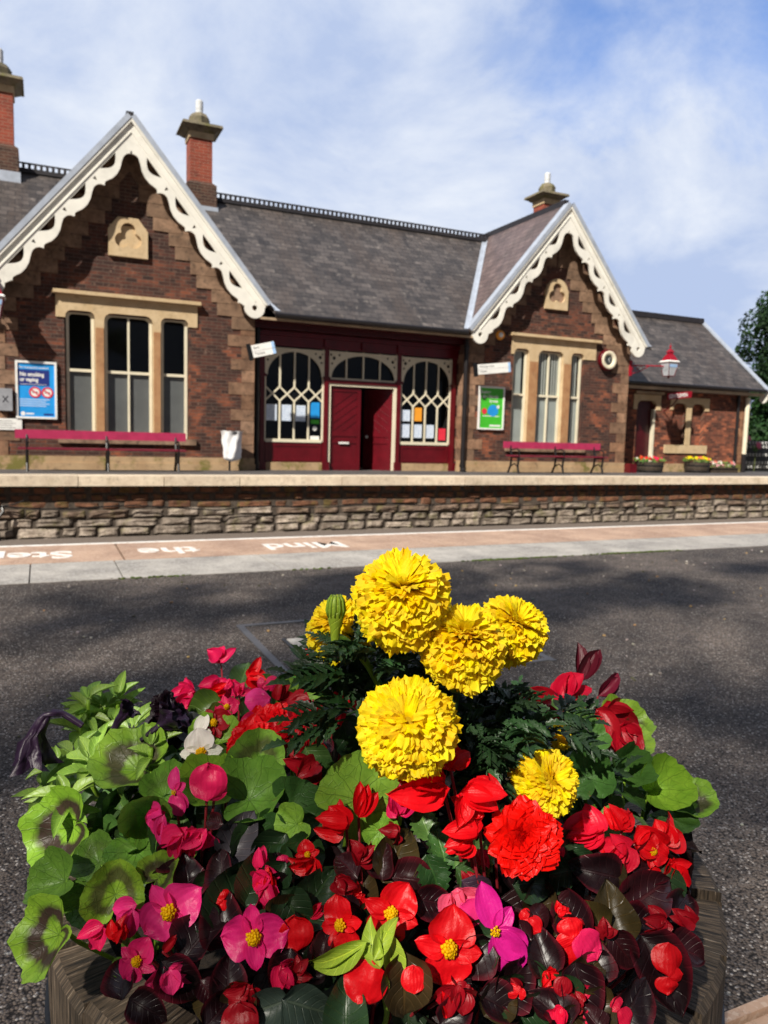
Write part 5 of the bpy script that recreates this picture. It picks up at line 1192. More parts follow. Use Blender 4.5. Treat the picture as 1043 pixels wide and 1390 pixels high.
for a in [(ger1, 98, 1118, 70, 215, -.35, .35, GRN, 1., .30, .10), (ger1, 188, 1046, 66, 160, -.1, 1.1, GRN, .9, .35, .10, .05), (ger1, 192, 1112, 42, 120, .1, .2, (.15, .34, .04, 1), .35, 1.3, 0, .10, .01),
          (ger1, 78, 1262, 66, 230, -.5, .30, GRN, 1., .25, .25), (ger1, 150, 1222, 52, 100, .3, .2, GRN, .8, .3, .2), (ger1, 205, 1195, 36, 60, .2, .6, GRN, .9, .3, .2), (ger1, 85, 1195, 46, 190, -.4, .7, GRN2, .0, .4, .3),
          (ger1, 235, 1165, 34, 70, .0, .3, (.2, .36, .05, 1), .8, .3, .0), (ger1, 130, 1175, 40, 130, -.2, .9, GRN2, .3, .3, .2, .06, -.02), (ger1, 175, 1150, 44, 300, .2, .5, GRN2, .2, .5, .1, .06, -.015), (ger1, 210, 1085, 44, 40, .2, .8, GRN2, .3, .5, .1, .06, -.01),
          (ger1, 120, 1210, 44, 280, -.1, .1, GRN2, .2, .4, .1, .06, -.03), (ger1, 165, 1300, 30, 330, .2, .3, (.14, .27, .04, 1), .0, .4, .1, .06, .0),
          (ger2, 476, 1092, 62, 35, .0, -.15, Gb, .0, .10, .0, .03, .015), (ger2, 408, 1117, 30, 200, -.3, .1, Gb, .0, .2, .0, .05, .01), (ger2, 512, 1125, 26, 330, .1, -.1, Gb, .0, .2),
          (ger2, 348, 1046, 40, 80, .1, .3, (.19, .36, .045, 1), .75, .35, .35, .08), (ger2, 400, 968, 34, 60, .1, .7, (.2, .36, .05, 1), .1, .4, .1), (ger2, 330, 1088, 48, 20, .2, .7, GRN2, .1, .5, .1), (ger2, 386, 1098, 50, 330, .2, .2, (.035, .09, .02, 1), .0, .3),
          (ger2, 300, 1075, 40, 180, -.1, .9, GRN, .3, .6, .1), (ger2, 395, 1010, 30, 20, .3, .4, (.16, .30, .04, 1), .2, .5, .1, .12), (ger2, 415, 1060, 34, 320, .1, .4, (.04, .10, .02, 1), .0, .4), (ger2, 350, 1125, 40, 270, .1, .1, (.03, .08, .018, 1), .0, .4), (ger2, 300, 1010, 34, 150, .0, .9, GRN, .1, .4), (ger2, 420, 1150, 30, 250, 0, .1, (.03, .08, .02, 1), .0, .4),
          (ger3, 882, 1074, 44, 25, .25, .55, GRN, .1, .9, .1), (ger3, 925, 1090, 42, 0, .35, 1.1, GRN, .9, .35, .15), (ger3, 796, 1062, 44, 90, .1, .2, (.055, .14, .028, 1), .0, .5, .1, .1), (ger3, 834, 992, 46, 30, .3, 1.0, GRN, .9, .35, .2), (ger3, 852, 1010, 36, 350, .3, 1.5, GRN, .0, .2),
          (ger3, 812, 1112, 36, 260, .2, .3, GRN2, .0, .4), (ger3, 775, 1080, 36, 120, -.1, .3, (.05, .13, .028, 1), .0, .5, .1, .12, -.01), (ger3, 905, 1108, 40, 350, .3, 1.5, (.05, .12, .02, 1), .0, .2, .0, .06, -.01), (ger3, 835, 1050, 34, 30, .2, .2, (.07, .17, .03, 1), .0, 1.2, 0, .2), (ger3, 800, 1010, 30, 80, .2, .6, (.07, .16, .03, 1), .0, .5)]:
    gl(*a)
# ruffled young geranium crown on the right, toothed leaves centre
WINES = []
def toothed(pl, px, py, Lp, ang, tx_, ty, col, Wk=.75, off=.01, mat='leaf_glossy', edge=None, cup=.3, curl=.25, sh=(.8, .7), serr=.05, nl=16, name='leaf', d=None):
    d = d or S(px, py, off)
    if col[1] < .012: Lp *= .66; ang += R_.uniform(-30, 30); tx_ += R_.uniform(-.5, .5); ty += R_.uniform(-.1, .7)
    o = P(px, py, d); L = Lp*d/FPX; F = scr(ang, tx_, ty, .2); mb = MB()
    blade(mb, o-F[1]*L*.5, F, L, L*Wk, jit(col, R_, .25), sh, cup, curl, .09, nl, 8, serr, edge); return mb.build(name, mat, pl, smooth=True)
for a in [(600, 1152, 60, 100, .2, .1, (.05, .12, .03, 1)), (648, 1165, 66, 20, .1, .1, (.12, .25, .06, 1)), (575, 1115, 50, 110, .0, .2, (.09, .20, .04, 1)), (640, 1190, 50, 330, .1, .1, (.05, .13, .03, 1)), (590, 1190, 60, 290, .1, .1, (.02, .06, .015, 1))]: toothed(bbg, *a, serr=.12)
REDGE = (.10, .006, .014, 1)
WN = (.012, .003, .005, 1); WN2 = (.030, .005, .008, 1); BRZ = (.045, .030, .010, 1); DG = (.020, .048, .018, 1)
for pl, lst in ((bp3, [(255, 1190, 90, 60, .2, .2, WN), (235, 1165, 70, 20, .1, .2, WN), (275, 1265, 120, 100, .1, .1, WN), (165, 1325, 90, 110, -.3, .2, WN), (245, 1330, 110, 300, .1, .1, WN), (310, 1330, 100, 60, .2, .1, WN), (200, 1370, 90, 330, 0, .2, WN)]),
                (bp2, [(325, 1135, 70, 60, .1, .1, (.055, .045, .06, 1)), (290, 1115, 46, 170, 0, .3, WN2), (300, 1180, 80, 80, 0, .1, WN)]),
                (bp4, [(300, 1245, 120, 80, -.1, .1, WN), (365, 1190, 100, 70, .1, .4, DG), (330, 1215, 110, 60, .0, .2, DG), (385, 1320, 90, 240, .1, .1, WN), (300, 1370, 90, 20, .1, .2, WN), (420, 1370, 80, 340, .1, .2, (.06, .09, .07, 1)), (360, 1370, 70, 200, .1, .2, (.05, .08, .06, 1))]),
                (brc, [(430, 1215, 82, 50, .1, .1, DG), (400, 1240, 70, 300, .1, .3, DG), (520, 1170, 70, 80, .1, .1, WN2), (565, 1195, 100, 10, .1, .3, WN2), (470, 1175, 70, 120, .1, .1, WN2), (540, 1160, 80, 60, .1, .3, BRZ), (590, 1225, 90, 340, .1, .2, WN), (550, 1340, 90, 270, .1, .1, BRZ), (470, 1370, 80, 90, 0, .1, DG), (620, 1370, 90, 60, 0, .1, WN), (440, 1280, 60, 60, .1, .1, WN2)]),
                (bmg, [(650, 1215, 60, 320, .2, .1, (.05, .03, .05, 1)), (640, 1300, 110, 240, .1, .1, WN), (700, 1330, 120, 20, .1, .2, WN), (735, 1290, 100, 80, .2, .1, WN), (725, 1200, 60, 0, .1, .2, DG), (680, 1365, 100, 330, .1, .3, WN)]),
                (brr, [(812, 1185, 110, 150, .1, .15, WN), (775, 1240, 110, 130, .1, .1, WN), (885, 1175, 100, 25, .2, .7, WN2), (880, 1215, 130, 20, .2, .35, WN2), (845, 1290, 90, 300, .2, .1, WN2), (900, 1320, 150, 290, .2, .2, WN), (790, 1350, 120, 250, .1, .1, WN), (860, 1365, 120, 60, .2, .2, WN), (935, 1290, 90, 320, .3, .5, WN2), (830, 1240, 80, 80, .1, .1, BRZ), (750, 1370, 100, 100, .1, .1, WN), (870, 1250, 80, 350, .2, .1, WN), (805, 1300, 100, 70, .1, .1, WN), (925, 1230, 90, 50, .3, .3, WN)]),
                (trl, [(800, 985, 60, 20, .2, .8, (.12, .25, .05, 1)), (760, 955, 50, 110, .1, .6, (.10, .22, .05, 1)), (845, 975, 50, 330, .3, .8, (.14, .28, .05, 1))]),
                (bp1, [(275, 965, 60, 200, 0, .4, (.07, .12, .02, 1)), (330, 915, 40, 80, 0, .3, (.06, .12, .03, 1)), (300, 980, 50, 330, 0, .5, (.09, .13, .02, 1)), (350, 960, 50, 60, 0, .4, (.05, .12, .03, 1)), (258, 985, 50, 120, 0, .4, (.04, .045, .05, 1))]),
                (trc, [(420, 930, 60, 150, 0, .3, WN2), (470, 1000, 60, 280, 0, .3, DG), (440, 1010, 50, 60, 0, .3, WN2), (430, 1040, 60, 300, .1, .2, (.06, .12, .03, 1))]),
                (sht, [])):
    for a in lst: toothed(pl, *a, Wk=.78, serr=0, edge=REDGE if a[-1][1] < .03 else None, sh=(.72, .6), cup=.5, curl=.35, nl=9)
# lime shoots: long smooth leaves arching out
for px, py, Lp, ang, tx_, ty, W in ((455, 1305, 105, 212, -.3, .2, .34), (470, 1312, 92, 222, .0, -.1, .26), (505, 1282, 62, 110, .0, .3, .45), (535, 1310, 95, 285, .3, .2, .36), (522, 1272, 60, 60, .2, .3, .4)):
    d = S(495, 1300, .03); o = P(px, py, d); F = scr(ang, tx_, ty, .1); mb = MB(); L = Lp*d/FPX; blade(mb, o-F[1]*L*.5, F, L, L*W, jit(GRNL, R_, .1), (.85, .75), .5, .35, .04, 14, 6, 0, None, 3, .5); mb.build('leaf', 'leaf', sht, smooth=True)
dd = S(500, 1300, .02); stem(sht, [P(498, 1300, dd), P(520, 1340, dd+.0), P(528, 1385, dd+.02), base_of(sht)], .0022, GRN)

# --- petunia
def rosette(pl, px, py, n, Lp, up=.9, off=.02, col=(.26, .43, .07, 1), d=None):
    Lp *= 1.22
    d = d or S(px, py, off); c = P(px, py, d); mb = MB(); L = Lp*d/FPX
    for k in range(n):
        a = k*2.4+rnd.uniform(-.3, .3); el = rnd.uniform(.0, 1.1)*up; T = V((cos(a)*cos(el), sin(a)*cos(el), sin(el)))
        blade(mb, c+T*L*.1+V((0, 0, -.012*(k % 3))), frame(V((0, 0, 1))-T*T.z-cF*.3, T), L*rnd.uniform(.6, 1.1), L*rnd.uniform(.30, .42), jit(col, rnd, .2), (.8, .8), .55, rnd.uniform(.1, .5), .03, 8, 4)
    f = mb.build('leaf_cluster', 'leaf', pl, smooth=True); stem(pl, [c, c-V((0, 0, .04)), base_of(pl).lerp(c, .5)-V((0, 0, .01)), base_of(pl)], .0028, GRN); return f
for q in [(138, 985, 14, 46), (142, 960, 10, 36), (180, 990, 11, 40), (110, 985, 10, 40), (80, 1050, 10, 34), (125, 1035, 12, 40), (92, 1085, 10, 44), (165, 1020, 10, 36), (60, 1072, 8, 36), (100, 1025, 9, 36), (70, 1035, 8, 32), (160, 950, 9, 34), (120, 950, 8, 30), (205, 1015, 9, 34)]: rosette(pet, *q)
def trumpet(pl, pts, r0, r1, crum, seed, name='bloom', col=PUR, lens=1.):
    """wilted trumpet flower: tube that opens into a crumpled skirt"""
    pts = [V(p) for p in pts]; mb = MB(); n = len(pts)-1
    def fn(u, v_):
        k = min(int(v_*n), n-1); t = v_*n-k; p = pts[k].lerp(pts[k+1], t); ax = (pts[min(k+1, n)]-pts[k]).normalized(); a = ax.orthogonal().normalized(); b_ = ax.cross(a)
        r = r0+(r1-r0)*max(0, (v_-.35)/.65)**1.3; r *= 1+crum*v_*(.35*sin(5*2*pi*u+seed)+.25*sin(11*2*pi*u+seed*2+6*v_))
        q = p+(a*cos(2*pi*u)+b_*sin(2*pi*u))*r
        return q+V((noise.noise(q*90+V((seed,)*3)), noise.noise(q*90+V((seed+9,)*3)), noise.noise(q*90+V((seed+5,)*3))))*r1*.35*v_
    mb.grid(fn, 36, 14, col, True); return mb.build(name, 'velvet', pl, smooth=True)
d = .86
trumpet(pet, [P(112, 985, d), P(85, 968, d), P(66, 968, d-.01), P(52, 990, d-.01), P(46, 1015, d-.01), P(46, 1040, d-.01)], .0035, .019, 1., 1)
trumpet(pet, [P(150, 1000, d), P(160, 980, d), P(172, 966, d), P(178, 960, d)], .004, .013, .8, 5)
trumpet(pet, [P(192, 1005, d-.02), P(210, 990, d-.02), P(228, 978, d-.02), P(240, 968, d-.02)], .003, .020, .9, 3)
for k, (px, py, Rp) in enumerate(((222, 958, 20), (238, 975, 22), (215, 980, 16), (240, 1000, 15), (228, 948, 12))):
    rose(pet, P(px, py, .87), Rp*.87/FPX, V((rnd.uniform(-.5, .5), -.6, .6)), BLK if k != 3 else PUR, 26, 20+k)
# --- begonia flowers
for a in [(bp1, 300, 897, None, 38, 100, HPNK, .2, .2, 'side'), (bp1, 296, 922, None, 44, 240, HPNK, 0, .2, 'side'), (bp1, 315, 925, None, 34, 280, HPNK, 0, .2, 'side'), (bp1, 262, 938, None, 40, 190, HPNK, 0, .2, 'side'), (bp1, 283, 942, None, 30, 20, RED, .2, .2, 'bud'),
          (bp1, 308, 960, None, 32, 20, HPNK, .1, .3, 'open'), (bp1, 338, 918, None, 34, 10, RED, 0, .2, 'side'), (bp1, 360, 927, None, 26, 0, HPNK, .1, .2, 'pair'), (bp1, 350, 950, None, 36, 20, PNK, .2, .6, 'shell'), (bp1, 290, 982, None, 44, 30, DRED, .1, .4, 'open'), (bp1, 345, 975, None, 34, 240, HPNK, .1, .2, 'side'), (bp1, 378, 950, None, 34, 60, DRED, .1, .2, 'side'), (bp1, 325, 945, None, 26, 60, HPNK, .1, .2, 'side'),
          (bwh, 268, 998, None, 46, 75, WHT, .1, .5, 'butterfly'), (bwh, 274, 1022, None, 58, 100, WHT, .05, .1, 'open'),
          (bp2, 282, 1062, .70, 50, 90, HPNK, .1, -.1, 'shell'), (bp2, 292, 1070, .705, 34, 60, HPNK, .3, .1, 'shell'), (bp2, 238, 1075, .72, 46, 95, PNK, -.3, 0, 'butterfly'), (bp2, 222, 1108, .70, 50, 215, PNK, -.2, .1, 'side'), (bp2, 250, 1130, .68, 56, 220, HPNK, -.2, .1, 'side'), (bp2, 275, 1125, .67, 44, 250, HPNK, .1, .1, 'side'),
          (bp3, 231, 1236, None, 84, 35, PNK, -.05, .0, 'open'), (bp3, 182, 1232, None, 62, 250, PNK, -.5, .1, 'side'), (bp3, 142, 1256, None, 50, 230, HPNK, -.3, .1, 'side'), (bp3, 187, 1304, None, 56, 60, (.84, .02, .17, 1), -.1, .1, 'open'), (bp3, 228, 1318, None, 54, 290, (.84, .04, .2, 1), .1, .1, 'side'), (bp3, 222, 1292, None, 30, 60, DRED, 0, .1, 'bud'), (bp3, 160, 1275, None, 34, 100, RED, 0, .1, 'side'),
          (bp4, 345, 1270, None, 84, 10, (.82, .02, .20, 1), .0, .0, 'open'), (bp4, 365, 1196, None, 56, 250, HPNK, .1, .1, 'side'), (bp4, 350, 1180, None, 40, 40, HPNK, .1, .1, 'side'), (bp4, 402, 1268, None, 46, 95, RED, .1, -.1, 'shell'), (bp4, 385, 1310, None, 46, 290, (.7, .01, .08, 1), .1, .1, 'side'), (bp4, 338, 1340, None, 46, 250, DRED, 0, .1, 'side'), (bp4, 325, 1388, None, 50, 90, DRED, 0, .1, 'shell'),
          (brc, 470, 1120, None, 66, 170, RED, .0, .2, 'side'), (brc, 487, 1110, None, 50, 70, RED, .2, .2, 'bud'), (brc, 425, 1165, None, 50, 230, RED, 0, .1, 'side'), (brc, 418, 1160, None, 34, 100, RED, -.1, .1, 'open'), (brc, 540, 1105, None, 48, 100, HPNK, .1, .1, 'side'), (brc, 458, 1190, None, 40, 280, DRED, .1, .1, 'side'), (brc, 490, 1170, None, 40, 60, DRED, .1, .1, 'side'),
          (brc, 465, 1255, None, 66, 110, RED, -.5, .1, 'open'), (brc, 530, 1240, None, 78, 60, RED, .1, .15, 'open'), (brc, 495, 1335, None, 60, 250, RED, -.1, .1, 'shell'), (brc, 562, 1330, None, 34, 90, RED, .1, .1, 'shell'), (brc, 608, 1287, None, 92, 80, RED, .15, .1, 'open'), (brc, 600, 1345, None, 40, 280, RED, .1, .1, 'bud'), (brc, 625, 1340, None, 50, 250, DRED, .1, .1, 'side'), (brc, 540, 1130, None, 34, 200, DRED, 0, .1, 'side'),
          (bmg, 672, 1262, None, 88, 105, MAG, .0, .0, 'butterfly'), (bmg, 618, 1212, None, 56, 300, (.8, .1, .2, 1), .2, .2, 'side'), (bmg, 640, 1240, None, 36, 320, PNK, .2, .1, 'shell'),
          (brr, 778, 1274, None, 60, 280, RED, .0, .0, 'pair'), (brr, 800, 1285, None, 44, 300, HPNK, .3, .1, 'shell'), (brr, 908, 1326, None, 54, 80, RED, .1, .1, 'pair'), (brr, 815, 1125, None, 62, 150, (.80, .012, .045, 1), .0, .4, 'side'), (brr, 845, 1125, None, 46, 80, RED, .1, .2, 'side'), (brr, 850, 1150, None, 50, 200, (.80, .012, .045, 1), .1, .1, 'side'), (brr, 862, 1145, None, 44, 30, RED, .1, .1, 'side'), (brr, 903, 1148, None, 62, 90, RED, .1, .1, 'side'), (brr, 885, 1155, None, 44, 340, RED, .1, .1, 'open'), (brr, 915, 1168, None, 44, 300, RED, .2, .1, 'side'), (brr, 940, 1255, None, 40, 150, DRED, .1, .1, 'side'), (brr, 905, 1250, None, 40, 190, DRED, .1, .1, 'side'), (brr, 765, 1340, None, 26, 250, DRED, .1, .1, 'shell'), (brr, 820, 1270, None, 34, 80, DRED, .1, .1, 'side'),
          (bbg, 600, 1062, .60, 96, 165, RED, .1, .3, 'side'), (bbg, 625, 1080, .60, 70, 310, RED, .2, .1, 'side'), (bbg, 612, 1045, .61, 66, 70, RED, 0, .3, 'side'), (bbg, 650, 1115, .60, 70, 160, RED, .1, .2, 'side'), (bbg, 640, 1140, .60, 46, 190, RED, .1, .1, 'side'), (bbg, 672, 1085, .61, 60, 120, RED, .1, .1, 'side'),
          (trl, 745, 955, None, 60, 190, DRED, .1, .4, 'side'), (trl, 765, 950, None, 60, 100, (.5, .005, .03, 1), .1, .4, 'side'), (trl, 785, 925, None, 60, 70, WINE, .2, .2, 'bud'), (trl, 812, 945, None, 50, 45, (.16, .01, .03, 1), .2, .2, 'bud'), (trl, 815, 968, None, 66, 330, DRED, .2, .5, 'side'), (trl, 840, 985, None, 56, 325, (.5, .005, .02, 1), .2, .5, 'side'), (trl, 725, 955, None, 44, 200, DRED, .1, .4, 'side'),
          (trc, 435, 925, None, 66, 95, RED, 0, .3, 'side'), (trc, 425, 950, None, 60, 240, DRED, 0, .3, 'side'), (trc, 450, 995, None, 70, 75, (.6, .005, .02, 1), .1, .1, 'bud'), (trc, 425, 1035, None, 56, 200, DRED, .1, .1, 'side'), (trc, 470, 950, None, 44, 20, RED, 0, .3, 'side'), (trc, 400, 985, None, 50, 20, DRED, 0, .3, 'side')]:
    pl, px, py, d, size, ang, col, tx_, ty, kind = a
    d = d or S(px, py, .022); b = begonia(pl, px, py, d, size, ang, col, tx_, ty, kind)
    o = P(px, py, d+.004); bs = base_of(pl); st = MB(); st.tube([o, o.lerp(bs, .3)+cF*.012-V((0, 0, .006)), o.lerp(bs, .7), bs], [.0013, .0014, .0016, .002], 6, (.30, .02, .03, 1)); sub(st, 'flower_stalk', 'leaf', b, smooth=True)
rs = random.Random(33)
for k in range(46):       # many small half-open flowers between the dark leaves
    px, py = rs.uniform(300, 935), rs.uniform(1150, 1385)
    if (px > 900 and py < 1200) or (430 < px < 560 and py > 1270) or (px > 860 and py > 1330): continue
    pl = bp4 if px < 400 else brc if px < 600 else bmg if px < 720 else brr
    col = rs.choice([RED, RED, DRED, (.8, .01, .06, 1)] if px > 400 else [HPNK, DRED, RED]); d = S(px, py, rs.uniform(.0, .02)); ang = rs.uniform(0, 360)
    b = begonia(pl, px, py, d, rs.uniform(22, 36), ang, col, rs.uniform(-.3, .3), rs.uniform(0, .3), rs.choice(['side', 'bud', 'side', 'pair']))
    for j in range(2): toothed(pl, px+rs.uniform(-30, 30), py+rs.uniform(-25, 25), rs.uniform(48, 70), rs.uniform(0, 360), 0, .2, rs.choice([WN, WN2, BRZ, DG]), Wk=.78, serr=0, sh=(.72, .6), cup=.6, curl=.4, nl=9, off=rs.uniform(-.012, .012))
for pl, px, py, Rp, col, sd in ((brd, 342, 1008, 34, RED, 31), (brd, 372, 985, 30, RED, 32), (brd, 392, 1000, 32, (.5, .003, .01, 1), 33), (brd, 352, 985, 24, RED, 34), (brd, 415, 1015, 26, (.3, .003, .008, 1), 35)):
    rose(pl, P(px, py, S(px, py, .015)), Rp*S(px, py)/FPX, -cF*.8+V((0, 0, .5))-cR*.3, col, 46, sd)
rose(bbg, P(712, 1138, .600), 48*.60/FPX, -cF*.92+V((0, 0, .3))+cR*.05, (.92, .008, .004, 1), 100, 40)
# --- filling foliage over the whole mound, in world space, shared out among the plants
fillers = {}
def fill(pl, key): return fillers.setdefault((pl.name, key), (pl, MB()))[1]
rnd = random.Random(77)
for k in range(1150):
    r = .335*sqrt(rnd.random()); a = rnd.uniform(0, 2*pi); x, y = BC.x+r*cos(a), BC.y+r*sin(a); z = mound(x, y)-rnd.uniform(.012, .09)-(.03 if r > .38 else 0)
    z = max(z, .40)
    p = V((x, y, z)); px, py = project(p); out_ = V((cos(a)*r/.3, sin(a)*r/.3, 1.)) + V((rnd.uniform(-.8, .8), rnd.uniform(-.8, .8), rnd.uniform(-.2, .6)))
    T = V((cos(a+rnd.uniform(-1.2, 1.2)), sin(a+rnd.uniform(-1.2, 1.2)), rnd.uniform(-.4, .5))); F = frame(out_, T)
    if px < 260 and py < 1260: pl = ger1 if px > 60 and py > 1050 else pet; key = 'g'
    elif py < 1010 and px < 430: pl = rnd.choice([bp1, ger2, pet]); key = 'g'
    elif py < 1060 and px < 720: pl = mar; key = 'm'
    elif py < 1120 and px >= 720: pl = rnd.choice([ger3, mar2]); key = 'g' if pl is ger3 else 'm'
    elif px < 460: pl = rnd.choice([bp4, bp3, ger2]) if py > 1150 else rnd.choice([ger2, bp2]); key = 'w' if py > 1150 else 'd'
    elif px < 700: pl = rnd.choice([brc, bmg, brc]); key = rnd.choice('wwd')
    else: pl = brr; key = 'w'
    if key == 'm': continue
    mb = fill(pl, key); L = rnd.uniform(.030, .055)
    col = {'g': jit((.05, .12, .022, 1), rnd, .5), 'd': jit((.018, .045, .014, 1), rnd, .4), 'w': jit((.016, .005, .006, 1), rnd, .4)}[key]
    blade(mb, p, F, L, L*rnd.uniform(.5, .85), col, (.75, .65), .5, rnd.uniform(.1, .5), .06, 6, 4)
for k in range(90):
    r = .30*sqrt(rnd.random()); a = rnd.uniform(0, 2*pi); x, y = BC.x+.03+r*cos(a), BC.y+.0+r*sin(a); p = V((x, y, mound(x, y)-rnd.uniform(.01, .06))); px, py = project(p)
    if 430 < px < 800 and 880 < py < 1090:
        pl = mar if px < 700 else mar2; T = V((rnd.uniform(-1, 1), rnd.uniform(-1, 1), rnd.uniform(0, 1.2))); pinnate(fill(pl, 'm'), p, T, V((0, 0, 1))-cF*.4, rnd.uniform(.035, .06), jit(MGREEN, rnd, .35), 6, rnd)
for (nm, key), (pl, mb) in fillers.items(): mb.build('foliage', 'leaf' if key in 'gdm' else 'leaf_glossy', pl, smooth=True)

# ------------------------------------------------------------------ planters, trellis and tree beyond
def far_barrel(x, y, R, h, label, cols, nf, spread=1.):
    z = zf(y); r = root('platform_planter', (x, y, z), label, 'planter', 'flower tubs on the far platform')
    mb = MB(); mb.lathe([(R*.86, z), (R*.97, z+h*.45), (R, z+h), (R*.88, z+h), (R*.88, z+h*.85), (0, z+h*.85)], (x, y, 0), 22); mb.build('tub', 'old_tub', r)
    mb = MB()
    for q in (.22, .7): mb.lathe([(R*.90+R*.11*q, z+h*q-.02), (R*.92+R*.11*q, z+h*q-.02), (R*.92+R*.11*q, z+h*q+.02), (R*.90+R*.11*q, z+h*q+.02)], (x, y, 0), 22)
    mb.build('hoop', 'iron', r)
    rd = random.Random(int(x*10)); mb = MB(); fl = MB()
    for k in range(150):
        a = rd.uniform(0, 2*pi); q = R*1.15*spread*sqrt(rd.random()); p = V((x+q*cos(a), y+q*sin(a)*.8, z+h+.02+rd.uniform(0, .16)*(1-q/R/1.8))); T = V((cos(a), sin(a), rd.uniform(-.4, 1)))
        blade(mb, p, frame(V((rd.uniform(-1, 1), -.6, .9)), T), .09, .05, jit((.10, .20, .035, 1), rd, .5), nl=3, nw=2)
    for k in range(nf):
        a = rd.uniform(0, 2*pi); q = R*1.05*spread*sqrt(rd.random()); c = V((x+q*cos(a), y+q*sin(a)*.8, z+h+.08+rd.uniform(0, .13)*(1-q/R/1.6))); cl = cols[k % len(cols)]
        for j in range(5):
            T = V((rd.uniform(-1, 1), rd.uniform(-1, .2), rd.uniform(-1, 1))); blade(fl, c, frame(V((rd.uniform(-.5, .5), -1, .6)), T), .055, .05, jit(cl, rd, .2), nl=3, nw=2)
    mb.build('foliage', 'far_leaf', r, smooth=True); fl.build('flowers', 'far_leaf', r, smooth=True)
plain('old_tub', (.045, .032, .022), .85, .4, 10, bmp=.6)
far_barrel(17.35, 18.15, .42, .36, 'dark wooden tub of red and white flowers before the annex door', [RED, RED, HPNK, WHT, (.8, .15, .05, 1)], 34)
far_barrel(19.35, 18.15, .40, .38, 'dark wooden tub of yellow marigolds under the blind windows', [YEL, (.95, .45, .0, 1), YEL, YEL, (.9, .2, .1, 1)], 44)
z = zf(18.2); r = root('low_planter', (20.5, 18.2, z), 'low dark trough of white and pink flowers beside the annex downpipe', 'planter')
mb = MB(); mb.box(19.95, 21.1, 18.05, 18.4, z, z+.17); mb.box(19.92, 21.13, 18.02, 18.43, z+.17, z+.20); mb.build('trough', 'old_tub', r)
mb = MB(); fl = MB(); rd = random.Random(4)
for k in range(120): p = V((rd.uniform(19.95, 21.1), rd.uniform(18.05, 18.4), z+.2+rd.uniform(0, .16))); blade(mb, p, frame(V((rd.uniform(-1, 1), -.6, .9)), V((rd.uniform(-1, 1), rd.uniform(-1, 1), .8))), .09, .05, jit((.12, .2, .05, 1), rd, .5), nl=3, nw=2)
for k in range(34):
    c = V((rd.uniform(19.95, 21.1), rd.uniform(18.0, 18.3), z+.26+rd.uniform(0, .14)))
    for j in range(5): blade(fl, c, frame(V((rd.uniform(-.5, .5), -1, .6)), V((rd.uniform(-1, 1), rd.uniform(-1, .2), rd.uniform(-1, 1)))), .055, .05, jit([WHT, (.8, .4, .45, 1), WHT, (.75, .15, .12, 1)][k % 4], rd, .15), nl=3, nw=2)
mb.build('foliage', 'far_leaf', r, smooth=True); fl.build('flowers', 'far_leaf', r, smooth=True)
r = root('pierced_fence', (25.3, 20.3, -.15), 'dark fence panel with rows of small pale half rings beyond the annex', 'fence')
mb = MB(); mb.box(22.9, 28, 20.3, 20.34, -.15, 1.0); mb.build('panel', 'iron', r)
mb = MB()
for j in range(7):
    if j in (2, 4): continue
    for i in range(28):
        x, z = 23.05+i*.17+(.06 if j % 2 else 0), .02+j*.15
        mb.tube([(x+.045*cos(a), 20.28, z+.04*sin(a)) for a in [radians(40+q*35) for q in range(9)]], .013, 5)
mb.build('half_rings', 'white_paint', r)
mb = MB()
for x in (22.9, 25.4, 27.9): mb.box(x, x+.1, 20.27, 20.37, -.15, 1.08)
mb.build('fence_posts', 'iron', r)
for (cx_, cz_, lab) in ((23.75, 1.05, 'clump of pink flowers beside the cream corner pipe of the annex, before the pierced fence'), (24.35, .80, 'lone small pink flower head lower down in front of the pierced fence')):
    r = root('pink_flowers', (cx_, 20.1, -.14), lab, 'flowers'); mb = MB(); fl = MB()
    for k in range(40): blade(mb, V((cx_+rd.uniform(-.12, .12), 20.1+rd.uniform(-.1, .1), cz_-.1+rd.uniform(-.06, .1))), frame(V((0, -1, .5)), V((rd.uniform(-1, 1), -.3, rd.uniform(-.6, 1)))), .09, .05, jit((.1, .2, .04, 1), rd, .4), nl=3, nw=2)
    for k in range(14):
        c = V((cx_+rd.uniform(-.11, .11), 19.98, cz_+rd.uniform(-.08, .1)))
        for j in range(5): blade(fl, c, frame(V((rd.uniform(-.5, .5), -1, .6)), V((rd.uniform(-1, 1), -.2, rd.uniform(-1, 1)))), .07, .06, jit((.82, .22, .34, 1), rd, .15), nl=3, nw=2)
    mb.tube([(cx_, 20.12, -.14), (cx_, 20.1, .5), (cx_, 20.1, cz_-.1)], .02, 6, (.1, .12, .04, 1)); mb.build('foliage', 'far_leaf', r); fl.build('flowers', 'far_leaf', r)

